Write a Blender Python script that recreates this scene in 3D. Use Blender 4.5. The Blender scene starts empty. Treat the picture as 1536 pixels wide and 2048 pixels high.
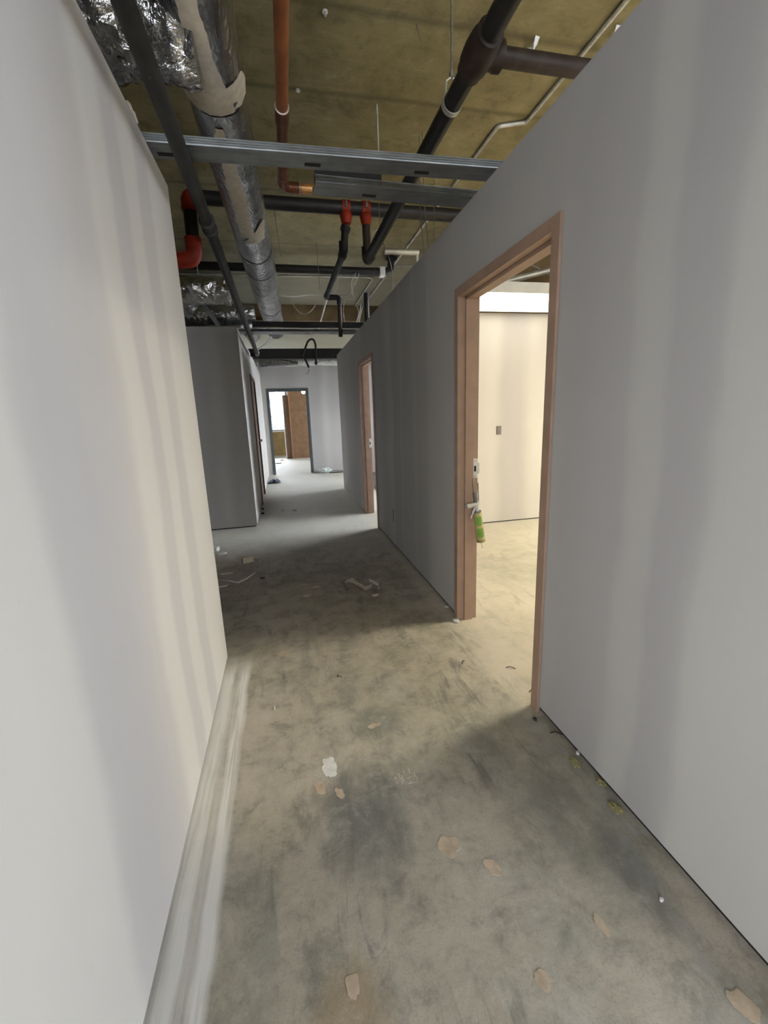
import bpy, bmesh, math, random
from mathutils import Vector, Matrix, noise

sc = bpy.context.scene
COL = sc.collection
rnd = random.Random(7)
PI = math.pi

# ------------------------------------------------------------------ camera
YAW, PITCH, ROLL, EYE = 0.2173, -0.2216, -0.0362, 1.384
cam_d = bpy.data.cameras.new('camera')
cam_d.sensor_fit = 'VERTICAL'
cam_d.sensor_height = 36.0
cam_d.lens = 36.0 * 865.9 / 2048.0
cam_d.clip_start = 0.02
cam = bpy.data.objects.new('camera', cam_d)
COL.objects.link(cam)
F = Vector((math.sin(YAW) * math.cos(PITCH), math.cos(YAW) * math.cos(PITCH), math.sin(PITCH)))
R0 = Vector((math.cos(YAW), -math.sin(YAW), 0))
U0 = R0.cross(F)
R_ = R0 * math.cos(ROLL) + U0 * math.sin(ROLL)
U_ = -R0 * math.sin(ROLL) + U0 * math.cos(ROLL)
cam.matrix_world = Matrix(((R_.x, U_.x, -F.x, 0), (R_.y, U_.y, -F.y, 0), (R_.z, U_.z, -F.z, EYE), (0, 0, 0, 1)))
sc.camera = cam

# ------------------------------------------------------------------ sky (even overcast) and exposure
W = bpy.data.worlds.new('overcast')
sc.world = W
W.use_nodes = True
bg = W.node_tree.nodes['Background']
bg.inputs[0].default_value = (0.93, 0.955, 1.03, 1)
bg.inputs[1].default_value = 15.0
vs = sc.view_settings
sc.display_settings.display_device = 'sRGB'
vs.view_transform = 'Standard'
vs.look = 'None'
vs.gamma = 1.0
vs.use_curve_mapping = False
vs.exposure = 1.16
try:
    sc.cycles.use_denoising = True
    sc.cycles.max_bounces = 10
    sc.cycles.diffuse_bounces = 8
    sc.cycles.glossy_bounces = 4
    sc.cycles.transparent_max_bounces = 8
    sc.cycles.sample_clamp_indirect = 6.0
    sc.cycles.caustics_reflective = False
    sc.cycles.caustics_refractive = False
except Exception:
    pass

def portal(name, c, rot, sx, sy):
    l = bpy.data.lights.new(name, 'AREA')
    l.shape = 'RECTANGLE'
    l.size, l.size_y = sx, sy
    l.cycles.is_portal = True
    o = bpy.data.objects.new(name, l)
    o.location = c
    o.rotation_euler = rot
    COL.objects.link(o)

# daylight enters by these window openings (portals only guide the sky's light through them)
# (centre, rotation, width, height)
portal('daylight_back_left', (-1.4, -4.12, 1.65), (PI / 2, 0, 0), 1.4, 2.7)
portal('daylight_back_right', (3.3, -4.12, 1.65), (PI / 2, 0, 0), 2.2, 2.7)
portal('daylight_right_front', (5.92, -3.2, 1.75), (PI / 2, 0, PI / 2), 1.0, 1.9)
portal('daylight_room', (1.92, 6.55, 1.525), (PI / 2, 0, PI / 2), 2.9, 2.65)
portal('daylight_end', (3.72, 9.6, 1.15), (PI / 2, 0, PI / 2), 1.6, 1.7)
portal('daylight_far', (-0.9, 16.92, 1.72), (PI / 2, 0, PI), 2.2, 1.6)
portal('daylight_far_right', (5.92, 13.8, 1.75), (PI / 2, 0, PI / 2), 3.4, 1.9)

# ------------------------------------------------------------------ material helpers
class NT:
    def __init__(s, name):
        s.m = bpy.data.materials.new(name)
        s.m.use_nodes = True
        s.t = s.m.node_tree
        s.n = s.t.nodes
        s.l = s.t.links
        s.b = s.n['Principled BSDF']
        s.tc = s.n.new('ShaderNodeTexCoord')
    def map(s, scale=(1, 1, 1), loc=(0, 0, 0), rot=(0, 0, 0), src=None):
        m = s.n.new('ShaderNodeMapping')
        m.inputs['Scale'].default_value = scale
        m.inputs['Location'].default_value = loc
        m.inputs['Rotation'].default_value = rot
        s.l.new(src or s.tc.outputs['Object'], m.inputs['Vector'])
        return m.outputs[0]
    def noise(s, vec, scale, detail=4, rough=0.55, dist=0.0):
        n = s.n.new('ShaderNodeTexNoise')
        n.inputs['Scale'].default_value = scale
        n.inputs['Detail'].default_value = detail
        n.inputs['Roughness'].default_value = rough
        n.inputs['Distortion'].default_value = dist
        s.l.new(vec, n.inputs['Vector'])
        return n.outputs['Fac']
    def ramp(s, fac, stops, interp='LINEAR'):
        r = s.n.new('ShaderNodeValToRGB')
        r.color_ramp.interpolation = interp
        e = r.color_ramp.elements
        while len(e) > 1:
            e.remove(e[0])
        for i, (p, c) in enumerate(stops):
            if not isinstance(c, (tuple, list)):
                c = (c, c, c)
            el = e[0] if i == 0 else e.new(p)
            el.position = p
            el.color = (*c[:3], 1)
        s.l.new(fac, r.inputs[0])
        return r.outputs[0]
    def mix(s, fac, a, b, mode='MIX'):
        x = s.n.new('ShaderNodeMix')
        x.data_type = 'RGBA'
        x.blend_type = mode
        for sock, v in ((x.inputs[0], fac), (x.inputs[6], a), (x.inputs[7], b)):
            if hasattr(v, 'is_linked'):
                s.l.new(v, sock)
            elif isinstance(v, (int, float)):
                sock.default_value = v if sock == x.inputs[0] else (v, v, v, 1)
            else:
                sock.default_value = (*v[:3], 1)
        return x.outputs[2]
    def math(s, op, a, b=0.0, c=None):
        x = s.n.new('ShaderNodeMath')
        x.operation = op
        for i, v in enumerate((a, b, c)):
            if v is None:
                continue
            if hasattr(v, 'is_linked'):
                s.l.new(v, x.inputs[i])
            else:
                x.inputs[i].default_value = v
        return x.outputs[0]
    def sep(s, vec=None):
        x = s.n.new('ShaderNodeSeparateXYZ')
        s.l.new(vec or s.tc.outputs['Object'], x.inputs[0])
        return x.outputs
    def bump(s, h, strength=0.3, dist=0.01):
        b = s.n.new('ShaderNodeBump')
        b.inputs['Strength'].default_value = strength
        b.inputs['Distance'].default_value = dist
        s.l.new(h, b.inputs['Height'])
        s.l.new(b.outputs[0], s.b.inputs['Normal'])
    def color(s, c):
        if hasattr(c, 'is_linked'):
            s.l.new(c, s.b.inputs['Base Color'])
        else:
            s.b.inputs['Base Color'].default_value = (*c[:3], 1)
    def done(s, rough=0.6, metal=0.0, spec=None):
        if hasattr(rough, 'is_linked'):
            s.l.new(rough, s.b.inputs['Roughness'])
        else:
            s.b.inputs['Roughness'].default_value = rough
        s.b.inputs['Metallic'].default_value = metal
        if spec is not None:
            s.b.inputs['Specular IOR Level'].default_value = spec
        return s.m

def plain(name, col, rough=0.5, metal=0.0, var=0.15, scale=12, bump=0.0, spec=None):
    k = NT(name)
    f = k.noise(k.map(), scale, 5)
    lo = tuple(c * (1 - var) for c in col)
    hi = tuple(min(1, c * (1 + var)) for c in col)
    k.color(k.ramp(f, [(0.3, lo), (0.7, hi)]))
    if bump:
        k.bump(k.noise(k.map(), scale * 4, 3), bump, 0.004)
    return k.done(rough, metal, spec)

PAPER = (0.430, 0.412, 0.415)     # grey drywall face paper
MUD = (0.595, 0.575, 0.540)        # sanded joint compound

def drywall(name, axis, bands, lo, hi, hscale=1.0, tint=(1, 1, 1)):
    """bare drywall with vertical bands of joint compound at measured positions along the wall.
    bands: (position in metres, amount of compound 0..1)"""
    k = NT(name)
    s = k.sep()
    a = s[axis]
    wob = k.noise(k.map(scale=(1.1, 1.1, 1.5)), 1.0, 3)
    fine = k.noise(k.map(scale=(6, 6, 2.0)), 1.0, 4)
    a2 = k.math('ADD', a, k.math('MULTIPLY', k.math('SUBTRACT', wob, 0.5), 0.16))
    a2 = k.math('ADD', a2, k.math('MULTIPLY', k.math('SUBTRACT', fine, 0.5), 0.05))
    f = k.math('DIVIDE', k.math('SUBTRACT', a2, lo), hi - lo)
    stops = [((p - lo) / (hi - lo), v) for p, v in bands]
    band = k.ramp(f, stops, 'EASE')
    patch = k.noise(k.map(scale=(1.4, 1.4, 0.45)), 1.3, 4)
    amt = k.math('ADD', band, k.math('MULTIPLY', k.math('SUBTRACT', patch, 0.5), 0.7))
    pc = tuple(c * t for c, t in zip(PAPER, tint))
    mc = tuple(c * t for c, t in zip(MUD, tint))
    col = k.ramp(amt, [(0.0, pc), (1.0, mc)])
    sp = k.noise(k.map(), 38, 2)
    col = k.mix(k.ramp(sp, [(0.76, 0.0), (0.82, 0.25)]), col, (0.30, 0.27, 0.26))
    k.color(col)
    k.bump(k.noise(k.map(scale=(1, 1, 0.3)), 60, 3), 0.06, 0.004)
    return k.done(0.82, 0, 0.25)

RW = [(0.0, .75), (0.70, .8), (0.86, .75), (0.93, .15), (1.03, .1), (1.08, .5), (1.15, .55), (1.21, .15), (1.45, .1), (1.57, .25),
      (2.6, .35), (3.12, .45), (3.2, .12), (3.42, .05), (3.5, .3), (3.58, .05), (3.85, .08), (3.93, .32), (4.02, .05), (4.2, .1), (4.32, .55), (4.48, .35),
      (4.6, .1), (5.0, .2), (5.6, .1), (6.2, .4), (6.6, .3), (7.2, .5), (8.3, .4)]
LW = [(0.3, .9), (0.84, .9), (0.92, .35), (1.0, .25), (1.13, .2), (1.26, .25), (1.36, .3), (1.46, .75), (1.56, .7), (1.62, .2), (1.70, .2), (1.76, .7),
      (1.86, .75), (1.92, .25), (2.02, .3), (2.1, .8), (2.5, .9)]
GEN = [(-4.0, .3), (-3.2, .3), (-3.0, .7), (-2.7, .3), (-1.9, .3), (-1.7, .7), (-1.5, .2), (-0.9, .2), (-.75, .55), (-.62, .25), (-.5, .5), (-.2, .3),
       (.2, .2), (.6, .5), (.9, .2), (1.05, .7), (1.25, .3), (1.8, .1), (2.2, .7), (2.45, .75), (2.6, .15), (2.8, .15), (3.0, .7), (3.5, .8), (4.0, .3), (5, .7), (6.5, .3)]

M = {}
M['wall_left'] = drywall('drywall_left', 1, LW, 0.3, 2.5)
M['wall_right'] = drywall('drywall_right', 1, RW, 0.0, 8.3, tint=(.90, .90, .885))  # same drywall, tinted darker to paint in this side's dimmer light
M['wall_x'] = drywall('drywall_cross', 0, GEN, -4.0, 6.5)
M['wall_y'] = drywall('drywall_side', 1, [(5.5, .4), (6.2, .6), (6.6, .2), (7.2, .7), (8.5, .9), (9.5, .8), (11.2, .95)], 5.5, 11.2)
M['plaster'] = plain('painted_outer_wall', (0.50, 0.49, 0.47), 0.85, 0, 0.06, 3)

def floor_material():
    k = NT('bare_concrete_floor')
    o = k.tc.outputs['Object']
    s = k.sep()
    big = k.noise(k.map(), 1.1, 6, 0.6, 0.5)
    col = k.ramp(big, [(0.28, (0.285, 0.262, 0.205)), (0.46, (0.37, 0.338, 0.268)), (0.56, (0.425, 0.375, 0.305)), (0.72, (0.48, 0.43, 0.365))])
    # worn grey film, trowelled diagonally
    film = k.noise(k.map(scale=(3.2, 1.3, 1), rot=(0, 0, 0.5)), 1.2, 6, 0.65, 0.8)
    col = k.mix(k.ramp(film, [(0.52, 0.0), (0.66, 0.55)]), col, (0.235, 0.232, 0.212))
    # dark tool scuffs
    sc1 = k.noise(k.map(scale=(9, 2.0, 1), rot=(0, 0, -0.35)), 1.3, 6, 0.7, 1.2)
    sc2 = k.noise(k.map(), 1.7, 3)
    msk = k.math('MULTIPLY', k.ramp(sc1, [(0.53, 0.0), (0.66, 1.0)]), k.ramp(sc2, [(0.45, 0.0), (0.6, 0.8)]))
    col = k.mix(msk, col, (0.115, 0.112, 0.105))
    # two soft stains of their own: a dark worn patch and a rusty one
    def stain(cx, cy, rx, ry, c, amount):
        nonlocal_col = col
        d = k.math('ADD', k.math('POWER', k.math('MULTIPLY', k.math('SUBTRACT', s[0], cx), 1 / rx), 2.0), k.math('POWER', k.math('MULTIPLY', k.math('SUBTRACT', s[1], cy), 1 / ry), 2.0))
        d = k.math('ADD', d, k.math('MULTIPLY', k.math('SUBTRACT', film, 0.5), 2.2))
        d = k.math('ADD', d, k.math('MULTIPLY', k.math('SUBTRACT', sc1, 0.5), 1.6))
        return k.mix(k.ramp(d, [(0.15, amount), (0.9, 0.0)]), nonlocal_col, c)
    col = stain(0.16, 1.25, 0.20, 0.28, (0.15, 0.15, 0.135), 0.8)
    col = stain(0.30, 1.72, 0.16, 0.12, (0.17, 0.17, 0.155), 0.6)
    col = stain(0.92, 0.86, 0.09, 0.20, (0.15, 0.15, 0.14), 0.7)
    col = stain(0.85, 1.15, 0.10, 0.16, (0.19, 0.17, 0.15), 0.5)
    col = stain(0.05, 0.74, 0.12, 0.14, (0.30, 0.20, 0.10), 0.55)
    # pale chalky blooms
    bl = k.noise(k.map(loc=(4, 2, 0)), 2.6, 6, 0.62, 0.6)
    col = k.mix(k.ramp(bl, [(0.57, 0.0), (0.72, 0.55)]), col, (0.43, 0.40, 0.35))
    # fine pitting
    mo = k.noise(k.map(), 6.5, 10, 0.78, 0.3)
    col = k.mix(k.ramp(mo, [(0.34, 0.75), (0.50, 0.0)]), col, (0.17, 0.16, 0.135))
    col = k.mix(k.ramp(mo, [(0.52, 0.0), (0.68, 0.6)]), col, (0.52, 0.48, 0.41))
    gr = k.noise(k.map(), 150, 5, 0.8)
    col = k.mix(k.ramp(gr, [(0.28, 0.6), (0.47, 0.0)]), col, (0.15, 0.14, 0.12))
    gr2 = k.noise(k.map(loc=(1, 7, 0)), 110, 3, 0.7)
    col = k.mix(k.ramp(gr2, [(0.60, 0.0), (0.72, 0.5)]), col, (0.48, 0.45, 0.39))
    # thinset dust brushed along the foot of the left wall, in long streaks
    wob = k.math('MULTIPLY', k.math('SUBTRACT', k.noise(k.map(scale=(0.0, 1, 0)), 2.2, 3), 0.5), 0.05)
    xx = k.math('ADD', s[0], wob)
    edge = k.ramp(k.math('MULTIPLY', k.math('ADD', xx, 0.45), 5.0), [(0.0, 1.0), (0.70, 1.0), (0.82, 0.0)])
    st = k.noise(k.map(scale=(85, 1.6, 1)), 1.0, 4, 0.6)
    st2 = k.noise(k.map(scale=(16, 1.5, 1), loc=(3, 0, 0)), 1.0, 3, 0.5)
    streak = k.ramp(k.math('ADD', k.math('MULTIPLY', st, 0.55), k.math('MULTIPLY', st2, 0.6)), [(0.46, 0.05), (0.57, 0.7), (0.68, 1.0)])
    yl = k.ramp(k.math('MULTIPLY', s[1], 0.1), [(0.0, 1.0), (0.225, 1.0), (0.25, 0.0)])
    prof = k.ramp(k.math('MULTIPLY', k.math('ADD', xx, 0.45), 5.0), [(0.0, 1.0), (0.30, 1.0), (0.42, 0.55), (0.52, 0.55), (0.60, 1.0), (0.8, 0.9)])
    dust = k.math('MULTIPLY', k.math('ADD', k.math('MULTIPLY', streak, 0.75), k.math('MULTIPLY', prof, 0.5)), prof)
    col = k.mix(k.math('MULTIPLY', k.math('MULTIPLY', edge, dust), yl), col, (0.70, 0.685, 0.65))
    # grey dust swept against the right wall
    e2 = k.ramp(k.math('ADD', s[0], k.math('MULTIPLY', k.math('SUBTRACT', film, 0.5), 0.5)), [(0.80, 0.0), (1.0, 0.6), (1.06, 0.6), (1.2, 0.0)])
    y2 = k.ramp(k.math('MULTIPLY', s[1], 0.1), [(0.0, 1.0), (0.15, 1.0), (0.19, 0.0)])
    sw = k.noise(k.map(scale=(3, 9, 1), rot=(0, 0, 0.6)), 1.5, 6, 0.7, 1.5)
    col = k.mix(k.math('MULTIPLY', k.math('MULTIPLY', e2, y2), k.ramp(sw, [(0.38, 0.2), (0.6, 1.0)])), col, (0.34, 0.335, 0.31))
    # far end and side rooms: plaster dust, plus their lit brightness painted into the colour
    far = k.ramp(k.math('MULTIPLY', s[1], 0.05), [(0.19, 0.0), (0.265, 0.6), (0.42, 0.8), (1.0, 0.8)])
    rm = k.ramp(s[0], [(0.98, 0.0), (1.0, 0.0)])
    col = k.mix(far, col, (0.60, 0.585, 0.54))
    room = k.math('MULTIPLY', k.ramp(s[0], [(0.0, 0.0), (0.93, 0.0), (1.0, 0.5)]), k.math('GREATER_THAN', s[1], 1.55))  # lamp spill at the doorway painted in as paler, warmer floor
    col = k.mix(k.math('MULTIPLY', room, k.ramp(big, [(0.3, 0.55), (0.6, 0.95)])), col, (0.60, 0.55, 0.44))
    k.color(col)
    h = k.math('ADD', k.math('MULTIPLY', gr, 0.5), k.math('ADD', k.math('MULTIPLY', film, 0.7), k.math('MULTIPLY', k.math('MULTIPLY', edge, st), 0.6)))
    k.bump(h, 0.28, 0.006)
    return k.done(k.ramp(film, [(0.3, 0.62), (0.7, 0.8)]), 0, 0.3)
M['floor'] = floor_material()

def ceiling_material():
    k = NT('board_formed_concrete_slab')
    s = k.sep()
    big = k.noise(k.map(), 1.4, 6, 0.6, 0.4)
    col = k.ramp(big, [(0.3, (0.185, 0.155, 0.074)), (0.5, (0.245, 0.208, 0.105)), (0.7, (0.305, 0.265, 0.145))])
    st = k.noise(k.map(scale=(0.6, 7, 1)), 2.2, 5, 0.65, 0.4)
    col = k.mix(k.ramp(st, [(0.52, 0.0), (0.72, 0.5)]), col, (0.20, 0.17, 0.10))
    wob = k.math('MULTIPLY', k.math('SUBTRACT', k.noise(k.map(), 1.2, 3), 0.5), 0.05)
    yy = k.math('ADD', s[1], wob)
    lines = None
    for y0 in (2.56, 3.14, 4.36, 5.58, 6.8, 8.02):
        d = k.math('ABSOLUTE', k.math('SUBTRACT', yy, y0))
        m = k.ramp(k.math('MULTIPLY', d, 12.0), [(0.0, 0.6), (0.22, 0.35), (0.4, 0.0)])
        lines = m if lines is None else k.math('MAXIMUM', lines, m)
    mot = k.noise(k.map(), 4.5, 9, 0.75, 0.3)
    col = k.mix(k.ramp(mot, [(0.36, 0.6), (0.5, 0.0)]), col, (0.115, 0.095, 0.05))
    col = k.mix(k.ramp(mot, [(0.54, 0.0), (0.70, 0.5)]), col, (0.40, 0.36, 0.23))
    col = k.mix(lines, col, (0.10, 0.085, 0.05))
    sp = k.noise(k.map(), 22, 4, 0.7)
    col = k.mix(k.ramp(sp, [(0.3, 0.3), (0.45, 0.0)]), col, (0.14, 0.115, 0.06))
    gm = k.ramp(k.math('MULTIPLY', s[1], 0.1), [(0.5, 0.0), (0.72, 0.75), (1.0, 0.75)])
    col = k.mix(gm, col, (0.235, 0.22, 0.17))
    k.color(col)
    k.bump(k.math('ADD', st, k.math('MULTIPLY', lines, -0.6)), 0.3, 0.01)
    return k.done(0.9, 0, 0.2)
M['ceiling'] = ceiling_material()

def galv(name, col=(0.40, 0.42, 0.43), rough=0.42, metal=0.85, var=0.3, sc_=(3, 40, 40)):
    k = NT(name)
    f = k.noise(k.map(scale=sc_), 1.0, 5)
    g = k.noise(k.map(), 9, 4)
    c = k.ramp(k.math('ADD', k.math('MULTIPLY', f, 0.5), k.math('MULTIPLY', g, 0.5)), [(0.35, tuple(x * (1 - var) for x in col)), (0.65, tuple(min(1, x * (1 + var)) for x in col))])
    k.color(c)
    return k.done(rough, metal)
M['stud'] = galv('galvanised_stud', (0.235, 0.245, 0.25), 0.42, 0.8)
M['rod'] = galv('zinc_rod', (0.30, 0.29, 0.26), 0.45, 0.9)
M['conduit'] = galv('conduit_steel', (0.55, 0.54, 0.48), 0.42, 0.55)

def foil(name, col, rough, scale, strength, stretch=(1, 1, 1), dull=0.0):
    k = NT(name)
    a = k.noise(k.map(scale=stretch), scale, 5, 0.6, 0.6)
    v = k.n.new('ShaderNodeTexVoronoi')
    v.feature = 'DISTANCE_TO_EDGE'
    v.inputs['Scale'].default_value = scale * 0.9
    mp = k.n.new('ShaderNodeMix'); mp.data_type = 'VECTOR'
    nn = k.n.new('ShaderNodeTexNoise'); nn.inputs['Scale'].default_value = scale * 0.5
    k.l.new(k.map(scale=stretch), nn.inputs['Vector'])
    mp.inputs[0].default_value = 0.3
    k.l.new(k.map(scale=stretch), mp.inputs[4])
    k.l.new(nn.outputs['Color'], mp.inputs[5])
    k.l.new(mp.outputs[1], v.inputs['Vector'])
    h = k.math('ADD', k.math('MULTIPLY', a, 1.0), k.math('MULTIPLY', v.outputs['Distance'], 1.2))
    g = k.noise(k.map(), 5, 5, 0.6)
    c = k.ramp(g, [(0.35, tuple(x * (0.7 - dull) for x in col)), (0.65, col)])
    k.color(c)
    k.bump(h, strength, 0.03)
    return k.done(rough, 0.95)
M['foil'] = foil('crumpled_foil', (0.66, 0.65, 0.645), 0.13, 9, 1.0, (1, 1, 1), 0.15)
M['jacket'] = foil('foil_duct_jacket', (0.62, 0.64, 0.665), 0.21, 18, 0.28, (1, 0.5, 1), 0.22)
M['foil_far'] = foil('foil_far', (0.75, 0.76, 0.76), 0.2, 12, 0.5)
M['mastic'] = plain('duct_mastic', (0.66, 0.60, 0.50), 0.85, 0, 0.12, 30, 0.35)
M['seam'] = plain('duct_seam', (0.03, 0.03, 0.032), 0.6, 0.2)
M['iron'] = plain('black_iron', (0.016, 0.0145, 0.013), 0.5, 0.0, 0.35, 14, 0.1, 0.3)
M['rust'] = plain('rusty_iron', (0.030, 0.019, 0.013), 0.6, 0.0, 0.45, 18, 0.15, 0.3)
M['greyiron'] = plain('dusty_iron', (0.019, 0.0192, 0.0185), 0.55, 0.0, 0.45, 9, 0.1, 0.3)
M['red'] = plain('red_coupling_paint', (0.20, 0.018, 0.006), 0.55, 0, 0.25, 16, 0.0, 0.2)
M['copper'] = plain('copper_pipe', (0.36, 0.125, 0.048), 0.45, 0.6, 0.3, 7)
M['copper_dark'] = plain('tarnished_copper', (0.15, 0.052, 0.026), 0.42, 0.6, 0.35, 11)
M['copper_new'] = plain('bright_copper', (0.75, 0.40, 0.16), 0.35, 0.8, 0.3, 9)
M['solder'] = plain('solder', (0.55, 0.48, 0.42), 0.35, 0.6)
M['cable'] = plain('white_cable', (0.36, 0.35, 0.31), 0.55, 0, 0.2, 20)
M['wire'] = plain('tie_wire', (0.17, 0.155, 0.115), 0.5, 0.6, 0.2, 20)
M['frame'] = plain('tan_door_frame_paint', (0.345, 0.228, 0.162), 0.55, 0, 0.10, 10)
M['greyframe'] = plain('grey_door_frame_paint', (0.085, 0.095, 0.098), 0.5, 0.1, 0.15, 9)
M['strike'] = plain('zinc_strike', (0.62, 0.61, 0.58), 0.45, 0.3, 0.1, 30)
M['black'] = plain('dark_hole', (0.012, 0.011, 0.010), 0.8)
M['brown'] = plain('brown_hardboard', (0.235, 0.135, 0.070), 0.7, 0, 0.14, 9)
M['brown2'] = plain('brown_edge_board', (0.19, 0.12, 0.072), 0.7, 0, 0.12, 9)
M['ochre'] = plain('ochre_panel', (0.24, 0.165, 0.062), 0.7, 0, 0.25, 4)
M['orange'] = plain('orange_trim', (0.42, 0.19, 0.09), 0.6)
M['doorleaf'] = plain('brown_door', (0.105, 0.062, 0.040), 0.6, 0, 0.2, 6)
M['white'] = plain('white_paint', (0.72, 0.72, 0.70), 0.6, 0, 0.06, 9)
M['sill'] = plain('window_metal', (0.20, 0.20, 0.20), 0.5, 0.3)
M['beam'] = plain('brown_stained_beam', (0.135, 0.088, 0.038), 0.85, 0, 0.3, 5)
M['greybeam'] = plain('concrete_beam', (0.26, 0.25, 0.21), 0.9, 0, 0.2, 4)
M['paper'] = plain('torn_paper', (0.62, 0.57, 0.49), 0.9, 0, 0.15, 25)
M['gypsum'] = plain('gypsum_core', (0.60, 0.58, 0.53), 0.95, 0, 0.12, 30, 0.3)
M['board_face'] = plain('drywall_scrap_face', (0.40, 0.345, 0.30), 0.9, 0, 0.15, 12)
M['wood'] = plain('pale_wood', (0.56, 0.49, 0.36), 0.75, 0, 0.15, 18)
M['plastic'] = plain('white_plastic_film', (0.72, 0.78, 0.75), 0.35, 0, 0.1, 12)
M['blue'] = plain('blue_rag', (0.115, 0.135, 0.20), 0.8, 0, 0.25, 14)
M['tan'] = plain('tan_filler', (0.46, 0.365, 0.265), 0.9, 0, 0.2, 25, 0.2)
M['chalk'] = plain('white_filler', (0.62, 0.61, 0.58), 0.9, 0, 0.15, 40, 0.2)
M['wool'] = plain('insulation_wool', (0.30, 0.27, 0.12), 0.95, 0, 0.35, 40, 0.5)
M['debris'] = plain('dark_crumb', (0.06, 0.055, 0.05), 0.9)
M['tube'] = plain('olive_caulk_tube', (0.42, 0.36, 0.15), 0.5, 0, 0.1, 18)
M['green'] = plain('green_label', (0.165, 0.34, 0.045), 0.45, 0, 0.15, 16)
M['label_line'] = plain('label_outline', (0.05, 0.09, 0.03), 0.5)
M['gun'] = plain('caulk_gun_metal', (0.50, 0.49, 0.48), 0.4, 0.4, 0.15, 18)
M['gun_dark'] = plain('caulk_gun_grip', (0.16, 0.145, 0.135), 0.5, 0.2, 0.2, 18)
M['tree'] = plain('winter_bark', (0.020, 0.019, 0.021), 0.9, 0, 0.2, 3)
M['bush'] = plain('wooded_winter_hill', (0.036, 0.038, 0.052), 0.95, 0, 0.25, 0.4)
M['snow'] = plain('pale_ground', (0.60, 0.61, 0.64), 0.95, 0, 0.2, 0.3)

def emitter(name, col, strength):
    m = bpy.data.materials.new(name)
    m.use_nodes = True
    b = m.node_tree.nodes['Principled BSDF']
    b.inputs['Base Color'].default_value = (0.8, 0.8, 0.8, 1)
    b.inputs['Emission Color'].default_value = (*col, 1)
    b.inputs['Emission Strength'].default_value = strength
    return m
M['lamp'] = emitter('warm_fluorescent_lens', (1.0, 0.93, 0.76), 1.3)
M['lamp_unseen'] = emitter('unseen_fill_lens', (1.0, 0.925, 0.72), 36.0)
M['globe'] = emitter('white_globe', (1.0, 0.97, 0.92), 6.0)

def glass_material():
    m = bpy.data.materials.new('window_glass')
    m.use_nodes = True
    n, l = m.node_tree.nodes, m.node_tree.links
    n.clear()
    o = n.new('ShaderNodeOutputMaterial')
    t = n.new('ShaderNodeBsdfTransparent')
    t.inputs[0].default_value = (0.95, 0.97, 0.97, 1)
    g = n.new('ShaderNodeBsdfGlossy')
    g.inputs['Roughness'].default_value = 0.03
    x = n.new('ShaderNodeMixShader')
    fr = n.new('ShaderNodeFresnel')
    fr.inputs[0].default_value = 1.3
    l.new(fr.outputs[0], x.inputs[0]); l.new(t.outputs[0], x.inputs[1]); l.new(g.outputs[0], x.inputs[2])
    l.new(x.outputs[0], o.inputs[0])
    return m
M['glass'] = glass_material()

# ------------------------------------------------------------------ mesh helpers
def world_loc(o):
    v = Vector((0, 0, 0))
    while o:
        v = v + o.location
        o = o.parent
    return v

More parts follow.
